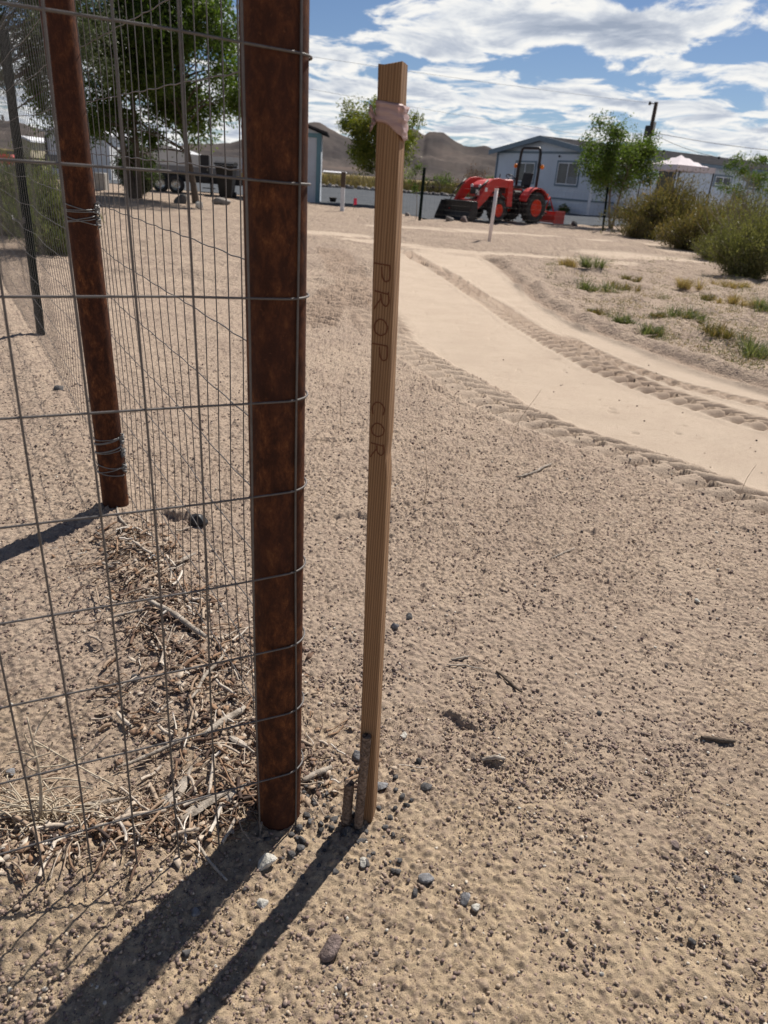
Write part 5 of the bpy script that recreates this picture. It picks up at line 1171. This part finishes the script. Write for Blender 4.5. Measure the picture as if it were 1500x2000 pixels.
for s in (-1, 1): MB().lathe([(0, .03), (.06, .03), (.07, 0), (0, 0)], (2.53, s * .2, 1.15), 'x', 12).build('headlight', M['decal'], TR)
for s in (-1, 1):
    b = MB(); P = []
    for k in range(9):
        a = R(18 + k * 17); P.append((.66 * math.cos(a), .55 + .66 * math.sin(a)))
    Q = [(x * 1.06, .55 + (z - .55) * 1.06) for x, z in P]; b.prism(P + Q[::-1], 'y', s * .40, s * .78); b.prism([P[0], P[2], P[4], P[6], P[8], (-.4, .75), (.45, .75)], 'y', s * .36, s * .40); b.build('fender', M['tread_red'], TR)
    MB().box((-.60, s * .66, 1.02), (.05, .14, .09)).build('tail_light', M['amber'], TR)
b = MB(); b.box((.62, 0, .78), (.7, .95, .06)); b.box((.55, 0, .95), (.55, .62, .30), bev=.05); b.build('platform', M['black'], TR)
b = MB(); b.box((.12, 0, 1.22), (.46, .46, .12), bev=.04); b.box((-.12, 0, 1.50), (.12, .46, .50), Matrix.Rotation(R(-12), 3, 'Y'), bev=.04); b.build('seat', M['black'], TR)
b = MB(); n = 24; c = Vector((.78, 0, 1.52)); A_ = Matrix.Rotation(R(-32), 3, 'Y')
b.tube([c + A_ @ Vector((.19 * math.cos(i * 2 * math.pi / n), .19 * math.sin(i * 2 * math.pi / n), 0)) for i in range(n + 1)], .016, 6, False)
for k in range(3): a = k * 2.094; b.tube([c, c + A_ @ Vector((.19 * math.cos(a), .19 * math.sin(a), 0))], .012, 5)
b.tube([c, (.98, 0, 1.25)], .025, 8); b.build('steering_wheel', M['black'], TR)
b = MB(); b.tube([(-.10, -.50, .9), (-.12, -.50, 1.9), (-.13, -.47, 2.42), (-.13, -.44, 2.52), (-.13, -.36, 2.57), (-.13, .36, 2.57), (-.13, .44, 2.52), (-.13, .47, 2.42), (-.12, .50, 1.9), (-.10, .50, .9)], .052, 10)
for s in (-1, 1): b.box((-.12, s * .50, 1.98), (.10, .09, .16))
b.build('roll_bar', M['black'], TR)
for s in (-1, 1): MB().lathe([(0, -.05), (.05, -.05), (.075, -.02), (.075, .03), (0, .06)], (-.12, s * .66, 1.95), 'x', 14).tube([(-.12, s * .53, 1.95), (-.12, s * .62, 1.95)], .015).build('warning_light', M['amber'], TR)
for s in (-1, 1):
    yy = s * .56; b = MB()
    top = [(1.34, 1.34), (1.6, 1.42), (2.0, 1.46), (2.3, 1.42), (2.58, 1.26), (2.8, .95), (3.05, .60), (3.22, .36)]; bot = [(3.05, .28), (2.82, .50), (2.52, .74), (2.30, .98), (2.08, 1.13), (1.8, 1.18), (1.5, 1.15), (1.34, 1.08)]
    b.prism(top + bot, 'y', yy - .05, yy + .05); o = b.build('loader_arm', M['tread_red'], TR, bevel=.012)
    b = MB(); b.tube([(1.55, yy, .78), (2.1, yy, 1.12)], .045, 8); b.tube([(2.1, yy, 1.12), (2.45, yy, 1.22)], .025, 8); b.tube([(2.45, yy - .08, 1.36), (2.85, yy - .08, 1.05)], .04, 8); b.tube([(2.85, yy - .08, 1.05), (3.16, yy - .08, .62)], .022, 8); b.build('hydraulic_cylinder', M['dark_metal'], TR)
    b = MB(); b.box((2.62, yy + s * .053, 1.06), (.12, .004, .13)); b.build('decal', M['decal'], TR)
    b = MB(); b.prism([(1.22, .55), (1.50, .55), (1.52, 1.40), (1.30, 1.42)], 'y', yy - .07, yy + .07); b.box((1.4, s * .40, .66), (.16, .3, .12)); b.build('loader_mast', M['tread_red'], TR)
b = MB(); b.tube([(2.86, -.52, .66), (2.86, .52, .66)], .055, 10); b.build('cross_tube', M['tread_red'], TR)
b = MB(); b.box((2.62, .20, .95), (.03, .16, .18)); b.build('decal', M['decal'], TR)
b = MB(); bw = .84
bp_ = [(3.20, .62), (3.16, .30), (3.24, .06), (3.36, .01), (3.66, .0), (3.66, .02), (3.38, .035), (3.27, .10), (3.20, .30), (3.24, .61)]
b.prism(bp_, 'y', -bw, bw)
for s in (-1, 1): b.prism([(3.20, .62), (3.16, .30), (3.24, .06), (3.36, .01), (3.66, .0), (3.62, .12), (3.38, .63)], 'y', s * bw - .012, s * bw + .012)
b.tube([(3.22, -bw, .63), (3.22, bw, .63)], .03, 8)
for s in (-1, 1): b.box((3.15, s * .56, .36), (.10, .16, .34))
b.build('bucket', M['black'], TR)
BX = -1.38; bb_ = MB(); bwd = .80
for s in (-1, 1): bb_.box((BX, s * bwd, .26), (.58, .03, .46))
bb_.box((BX - .26, 0, .24), (.03, bwd * 2 - .04, .40)); bb_.box((BX + .1, 0, .20), (.03, bwd * 2 - .04, .30)); bb_.tube([(BX - .2, -.3, .45), (BX + .15, -.3, .95), (BX + .30, -.3, .48)], .03, 6); bb_.tube([(BX - .2, .3, .45), (BX + .15, .3, .95), (BX + .30, .3, .48)], .03, 6)
bb_.tube([(BX + .12, -.32, .92), (BX + .12, .32, .92)], .03, 6); bb_.build('box_blade', M['tread_red'], TR)
b = MB()
for s in (-1, 1): b.tube([(-.45, s * .25, .45), (BX + .3, s * .38, .38)], .03, 6)
b.tube([(-.4, 0, .8), (BX + .12, 0, .90)], .025, 6); b.build('hitch', M['dark_metal'], TR)
b = MB()
for (x_, z_) in ((.62, .55), (.62, .32)): b.box((x_, .50, z_), (.24, .12, .03))
for dx in (-.11, .11): b.box((.62 + dx, .50, .55), (.02, .03, .48))
b.build('step', M['black'], TR)
b = MB(); b.tube([(.35, .28, 1.0), (.40, .30, 1.38)], .012, 6); b.tube([(.25, -.28, 1.0), (.30, -.30, 1.40)], .012, 6); b.tube([(.9, -.33, .9), (1.02, -.36, 1.45), (.98, -.36, 1.62)], .02, 6); b.build('levers', M['black'], TR)
# ---- far wire fence and its posts
F0, F1, F2, F3 = G(560, 398), G(819, 434), G(1177, 453), G(1420, 470)
def post_at(px, py, top, label, fr=1.0):
    g = G(px, py); v = ray(*top); k = math.hypot(*g) / math.hypot(v.x, v.y); h = EYE + v.z * k; t_post(g, h, (v.x * k - g[0], v.y * k - g[1]), label, fr, 'black steel posts of the far fence')
post_at(819, 434, (829, 328), 'black steel fence post standing left of the loader bucket', 2.0)
post_at(1177, 453, (1187, 366), 'black steel post holding the bushy tree in front of the house', 1.6)
def far_fence():
    e = empty('wire_fence', (F1[0], F1[1], 0)); tag(e, 'faint far wire fence crossing in front of the red tractor', 'wire fence'); paths = []
    for a, b_ in ((F0, F1), (F1, F2)):
        a, b_ = np.array(a), np.array(b_); L = np.linalg.norm(b_ - a); u = np.linspace(0, 1, 24)[:, None]
        for k in range(8): P = np.concatenate([a + (b_ - a) * u, np.full((24, 1), .08 + k * .165)], 1); P[:, 2] += .02 * np.sin(u[:, 0] * 9 + k); paths.append(P)
        for i in range(1, int(L / .16)):
            q = a + (b_ - a) * i * .16 / L; paths.append(np.array([[q[0], q[1], .03], [q[0], q[1], .7], [q[0], q[1], 1.23]]))
    V, F = wires_mesh(paths, .0010, 4); V[:, 0] -= F1[0]; V[:, 1] -= F1[1]; link('mesh_panel', np_mesh('mesh_panel', V, F), M['wire'], e, True)
far_fence()
g = G(955, 473); b = MB(); v = ray(970, 370); k = math.hypot(*g) / math.hypot(v.x, v.y); tp = (v.x * k - g[0], v.y * k - g[1], EYE + v.z * k)
o = b.tube([(0, 0, -.1), tp], .042, 14); b.tube([tuple(np.array(tp) * .985), tuple(np.array(tp) * 1.01)], .050, 14); tag(b.build('white_stake', M['pvc'], None, (g[0], g[1], gz(*g))), 'slim white plastic pipe stake leaning in front of the tractor', 'marker stake')
# white post with dark top in the gravel
g = G(668, 412); e = empty('marker_post', (g[0], g[1], 0)); tag(e, 'white post with a dark wooden top standing in the gravel behind the wire fence', 'post')
zt1 = atd(669, 366, g[1])[2]; zt2 = atd(671, 336, g[1])[2]; MB().box((0, 0, zt1 / 2), (.14, .14, zt1)).build('lower_sleeve', M['white'], e); MB().box((0, 0, (zt1 + zt2) / 2), (.16, .16, zt2 - zt1)).build('upper_post', M['pole'], e)
g = G(690, 410); e = empty('pin_flag', (g[0], g[1], 0)); tag(e, 'tiny red pin flag at the edge of the gravel', 'pin flag'); MB().tube([(0, 0, 0), (0, 0, .42)], .006, 5).build('pin', M['steel'], e)
b = MB(); b.prism([(0, .18), (.13, .20), (.12, .42), (0, .42)], 'y', -.004, .004); b.build('flag', M['pink'], e)
g = G(650, 395); e = empty('plastic_tub', (g[0], g[1], .02)); tag(e, 'small black plastic tub on the gravel beside the shed', 'tub'); MB().lathe([(.0, .0), (.13, 0), (.18, .17), (.20, .18), (.19, .19), (.165, .17), (.12, .02), (0, .02)], (0, 0, 0), 'z', 18).build('tub', M['black_plastic'], e)
# wagon wheel
g = G(845, 378); wp = atd(845, 378, 76); e = empty('wagon_wheel', (wp[0], 76, .04), R(8)); tag(e, 'old wooden wagon wheel standing at the border of the dry field', 'wagon wheel')
b = MB(); n = 28; b.tube([(.62 * math.cos(2 * math.pi * i / n), 0, .66 + .62 * math.sin(2 * math.pi * i / n)) for i in range(n + 1)], .055, 6, False); b.build('wheel_rim', M['pole'], e)
for k in range(10): a = k * math.pi / 5; MB().tube([(0, 0, .66), (.6 * math.cos(a), 0, .66 + .6 * math.sin(a))], .028, 5).build('spoke', M['pole'], e)
MB().lathe([(0, -.12), (.12, -.12), (.13, .12), (0, .12)], (0, 0, .66), 'y', 12).build('hub', M['pole'], e)
# rocks
def rock(px, py, s, label, seed, m='rock', grp='rocks near the tractor and trees', Y=None, sc=(1, .8, .75)):
    if Y is None: x, y = G(px, py)
    else: x, y, _ = atd(px, py, Y)
    v, f = stone_mesh((s * sc[0], s * sc[1], s * sc[2]), seed); o = link('rock', np_mesh('rock', v, f), M[m], None, True); o.location = (x, y, s * sc[2] * .55); o.rotation_euler.z = seed; tag(o, label, 'rock', grp)
rock(876, 434, .22, 'pale flat rock just below the loader bucket', 1); rock(907, 436, .20, 'darker rock right of the pale one below the loader bucket', 2, 'stone_brown')
rock(1122, 441, .18, 'small dark rock right of the red box blade', 3, 'stone_dark'); rock(354, 398, .28, 'dark boulder left of the large green tree trunk', 4, 'stone_dark'); rock(388, 408, .20, 'pale rock right of the large green tree trunk', 5, 'stone_pale')
rock(430, 398, .30, 'long tan rock under the black bin', 6, 'rock', sc=(1.4, .7, .5)); rock(795, 423, .12, 'little rock at the gravel edge left of the black fence post', 7, 'rock')
rs = np.random.RandomState(5)
for i in range(46):
    px = 600 + i * 6.3 + rs.uniform(-2, 2)
    if 700 > px > 690: continue
    x, y, _ = atd(px, 373, 73 + rs.uniform(-1, 1)); v, f = stone_mesh((rs.uniform(.18, .42), rs.uniform(.2, .3), rs.uniform(.14, .26)), 400 + i, 2); o = link('border_rock', np_mesh('border_rock', v, f), M['rock' if i % 3 else 'stone_dark'], None, False); o.location = (x, y, .12); tag(o, 'small rough rock in the row bordering the gravel drive and the dry field', 'rock', 'rocks bordering the gravel drive')
# field vegetation
def field_grass():
    rs = np.random.RandomState(8); n = 60000; Y = 76 + rs.rand(n) ** 1.6 * 55; X = rs.uniform(-.62, .30, n) * Y; P = np.stack([X, Y, rs.rand(n) * (.35 + .75 * vnoise(X, Y, .12, 3))], 1)
    V, F = leaf_quads(P, rs.normal(size=(n, 3)) * (.3, .3, .2) + (0, 0, 1), .55, .10, rs); pat = vnoise(X, Y, .16, 9)
    tag(link('field_grass', np_mesh('field_grass', V, F, dict(tint=np.repeat(np.clip(pat * .9 + rs.rand(n) * .3, 0, 1), 4))), m_leaf('field_grass', [(0, (.05, .052, .022)), (.45, (.125, .10, .045)), (1, (.26, .20, .11))], .25)), 'dry yellow and olive grass of the field behind the drive', 'dry grass', kind='stuff')
field_grass()
def far_shrub(px, w, h, seed, lm, label, Y=80, n=1800, up=.7):
    x, y, _ = atd(px, 376, Y); shrub((x, y), None, w, h, seed, lm, label, n, .22, .07, 'shrub', 'shrubs along the far side of the gravel drive', up=up)
far_shrub(863, 3.2, 2.0, 51, 'leaf_green', 'round green shrub on the far field above the wagon wheel'); far_shrub(925, 3.8, 2.9, 52, 'leaf_red', 'reddish twiggy shrub on the far field behind the loader', n=1500, up=1.5); far_shrub(893, 2.4, 1.3, 53, 'leaf_olive', 'low olive shrub between the green and the reddish far shrubs'); far_shrub(952, 2.2, 2.1, 54, 'leaf_green', 'dark green shrub left of the house corner'); far_shrub(780, 3.6, 1.3, 55, 'leaf_olive', 'flat olive shrub right of the stake on the far field'); far_shrub(690, 4.4, 1.2, 56, 'leaf_olive', 'flat olive shrub under the yellow green tree')
far_shrub(640, 3.0, 1.0, 57, 'leaf_dry', 'straw coloured shrub right of the shed')
for i, (px, w, h, lb) in enumerate([(1072, .5, .7, 'dark potted plant against the house wall just right of the tractor'), (1090, .8, .55, 'low dark bush at the house wall behind the box blade'), (1126, .8, .45, 'small dark bush near the house corner')]):
    s_, z_ = onwall(px, 395, HC, HW); q = np.array(HC) + HW * s_ - HL * .8; shrub((q[0], q[1]), None, w, h, 60 + i, 'leaf_green', lb, 700, .10, .05, 'shrub', 'plants at the foot of the house')
# far white roofed barn on the plain
x, y, _ = atd(655, 322, 620); e = empty('barn', (x, y, 0)); tag(e, 'tiny white roofed barn far away at the foot of the hills', 'barn'); MB().box((0, 0, .8), (17, 9, 1.6)).build('wall', M['beige'], e); MB().prism([(-5, 1.6), (5, 1.6), (0, 2.5)], 'x', -9, 9).build('roof', M['white'], e)
# ---- left background
gx, gy = G(300, 374); cm = empty('camper_trailer', (gx, gy, 0), R(2)); tag(cm, 'long white and grey camper trailer on twin wheels behind the big trees', 'trailer')
q = [(292, 281), (325, 283), (372, 301), (398, 304), (470, 308), (470, 337), (292, 337)]; PP = []
for (a_, b_) in q: w_ = atd(a_, b_, gy); PP.append((w_[0] - gx, w_[2]))
mb = MB(); mb.prism(PP, 'y', 0, 2.4); mb.build('body', M['trailer'], cm)
x0, x1 = PP[-1][0], PP[-2][0]; MB().box(((x0 + x1) / 2, -.01, .95), (x1 - x0, .03, .24)).build('stripe', M['trailer_grey'], cm)
MB().box(((x0 + x1) / 2, 1.0, .60), (x1 - x0 - .1, 2.0, .26)).build('underframe', M['black'], cm)
dd_ = MB().box((atd(399, 320, gy)[0] - gx, -.02, 1.05), (.36, .05, 1.0)).build('door', M['door'], cm); MB().box((atd(399, 320, gy)[0] - gx + .12, -.06, 1.0), (.03, .03, .10)).build('handle', M['steel'], dd_)
for px in (285, 315, 345):
    xx = atd(px, 353, gy)[0] - gx; b = MB(); b.lathe([(.20, -.11), (.30, -.13), (.335, -.09), (.335, .09), (.30, .13), (.20, .11)], (0, 0, 0), 'y', 28); wh = b.build('wheel', M['tyre'], cm, (xx, -.12, .335)); b = MB(); b.lathe([(.205, -.11), (.19, -.08), (.06, -.10), (0, -.11)], (0, 0, 0), 'y', 24)
    for k in range(5): a = k * 1.2566; b.box((.125 * math.cos(a), -.105, .125 * math.sin(a)), (.05, .02, .05))
    b.build('rim', M['steel'], wh)
b = MB(); b.box((atd(410, 340, gy)[0] - gx, -.35, .30), (.5, .25, .03)); b.box((atd(408, 340, gy)[0] - gx, -.6, .14), (.5, .25, .03)); b.box((atd(416, 340, gy)[0] - gx, -.4, .3), (.03, .5, .6)); b.build('step', M['black'], cm)
gx, gy = G(443, 388); e = empty('trash_bin', (gx, gy, 0)); tag(e, 'black wheeled trash bin standing just left of the thick rusty post', 'trash bin')
b = MB(); vs = []
for z, a_, c_ in ((0.06, .24, .26), (1.22, .36, .38), (1.22, .33, .35), (.1, .22, .24)): vs += [(-a_, -c_, z), (a_, -c_, z), (a_, c_, z), (-a_, c_, z)]
b.add(vs, [(3, 2, 1, 0), (0, 1, 5, 4), (1, 2, 6, 5), (2, 3, 7, 6), (3, 0, 4, 7), (4, 5, 9, 8), (5, 6, 10, 9), (6, 7, 11, 10), (7, 4, 8, 11)]); b.build('bin_body', M['black_plastic'], e)
b = MB(); b.prism([(-.42, 1.23), (.42, 1.23), (.40, 1.29), (.2, 1.35), (-.2, 1.35), (-.40, 1.29)], 'x', -.39, .39); b.build('lid', M['black_plastic'], e)
for s in (-1, 1): MB().lathe([(0, -.03), (.13, -.03), (.13, .03), (0, .03)], (s * .29, .26, .13), 'x', 16).build('wheel', M['tyre'], e)
def outbuilding(x0, x1, ytop, ypk, ybase, Y, mt, label, depth=5):
    a_ = atd(x0, ybase, Y); c_ = atd(x1, ybase, Y); ht = atd((x0 + x1) / 2, ytop, Y)[2]; hp = atd((x0 + x1) / 2, ypk, Y)[2]; e = empty('outbuilding', (a_[0], Y, 0)); tag(e, label, 'outbuilding', None); Wd = c_[0] - a_[0]
    MB().prism([(0, -.1), (Wd, -.1), (Wd, ht), (Wd / 2, hp), (0, ht)], 'y', 0, depth).build('wall', M[mt], e)
    MB().prism([(-.2, ht - .02), (Wd / 2, hp + .02), (Wd + .2, ht - .02), (Wd + .2, ht + .08), (Wd / 2, hp + .14), (-.2, ht + .08)], 'y', -.2, depth + .2).build('roof', M['white'], e)
    MB().tube([(.03, -.03, 0), (.03, -.03, ht - .3), (.35, -.03, ht - .02)], .07, 6).build('edge_trim', M['black'], e)
outbuilding(97, 218, 262, 250, 345, 44, 'trailer', 'white metal outbuilding seen behind the left rusty post')
outbuilding(38, 63, 276, 270, 325, 52, 'beige', 'small beige outbuilding at the far left behind the fence', 3)
gx, gy = G(200, 373); MBc = MB().box((0, 0, .32), (.42, .42, .64), bev=.02); tag(MBc.build('concrete_block', M['concrete'], None, (gx, gy, gz(gx, gy))), 'upright grey concrete block left of the dark dense bush', 'concrete block')
gx, gy = G(68, 346); e = empty('utility_trailer', (gx, gy, 0)); tag(e, 'dark low utility trailer parked beside the white outbuilding', 'trailer', None); MB().box((0, 0, .6), (2.0, 1.3, .10)).box((-.95, 0, .85), (.06, 1.3, .5)).box((.95, 0, .85), (.06, 1.3, .5)).box((0, -.62, .85), (1.9, .05, .08)).build('bed', M['black'], e); MB().tube([(1.0, 0, .55), (2.0, 0, .45)], .05, 6).build('tongue', M['black'], e)
for s in (-.5, .5): MB().lathe([(0, -.1), (.3, -.1), (.32, 0), (.3, .1), (0, .1)], (s, -.72, .32), 'y', 20).build('wheel', M['tyre'], e)
gx, gy = G(2, 345); e = empty('garden_tractor', (gx, gy, 0), R(10)); tag(e, 'small red riding mower at the far left edge behind the fence', 'riding mower', None)
MB().box((.3, 0, .75), (.9, .6, .45), bev=.10).build('hood', M['tread_red'], e); MB().box((-.45, 0, .55), (.8, .8, .18), bev=.04).build('deck', M['black'], e); MB().box((-.5, 0, .85), (.4, .45, .12), bev=.04).box((-.68, 0, 1.1), (.1, .45, .45), bev=.04).build('seat', M['black'], e)
for (x_, r_) in ((.5, .25), (-.5, .33)):
    for s in (-1, 1): MB().lathe([(0, -.09), (r_ * .9, -.1), (r_, 0), (r_ * .9, .1), (0, .09)], (x_, s * .42, r_), 'y', 20).build('wheel', M['tyre'], e)
gx, gy = G(258, 382); shrub((gx, gy), None, 1.75, 1.95, 61, 'leaf_grey', 'dark dense rounded bush left of the camper trailer wheels', 14000, .09, .04, 'shrub', 'shrubs behind the big trees', up=.2)
shrub((G(150, 330)), None, 3.0, 1.2, 62, 'leaf_bush', 'green hedge clump behind the left rusty post', 5000, .14, .05, 'shrub', 'shrubs behind the big trees')
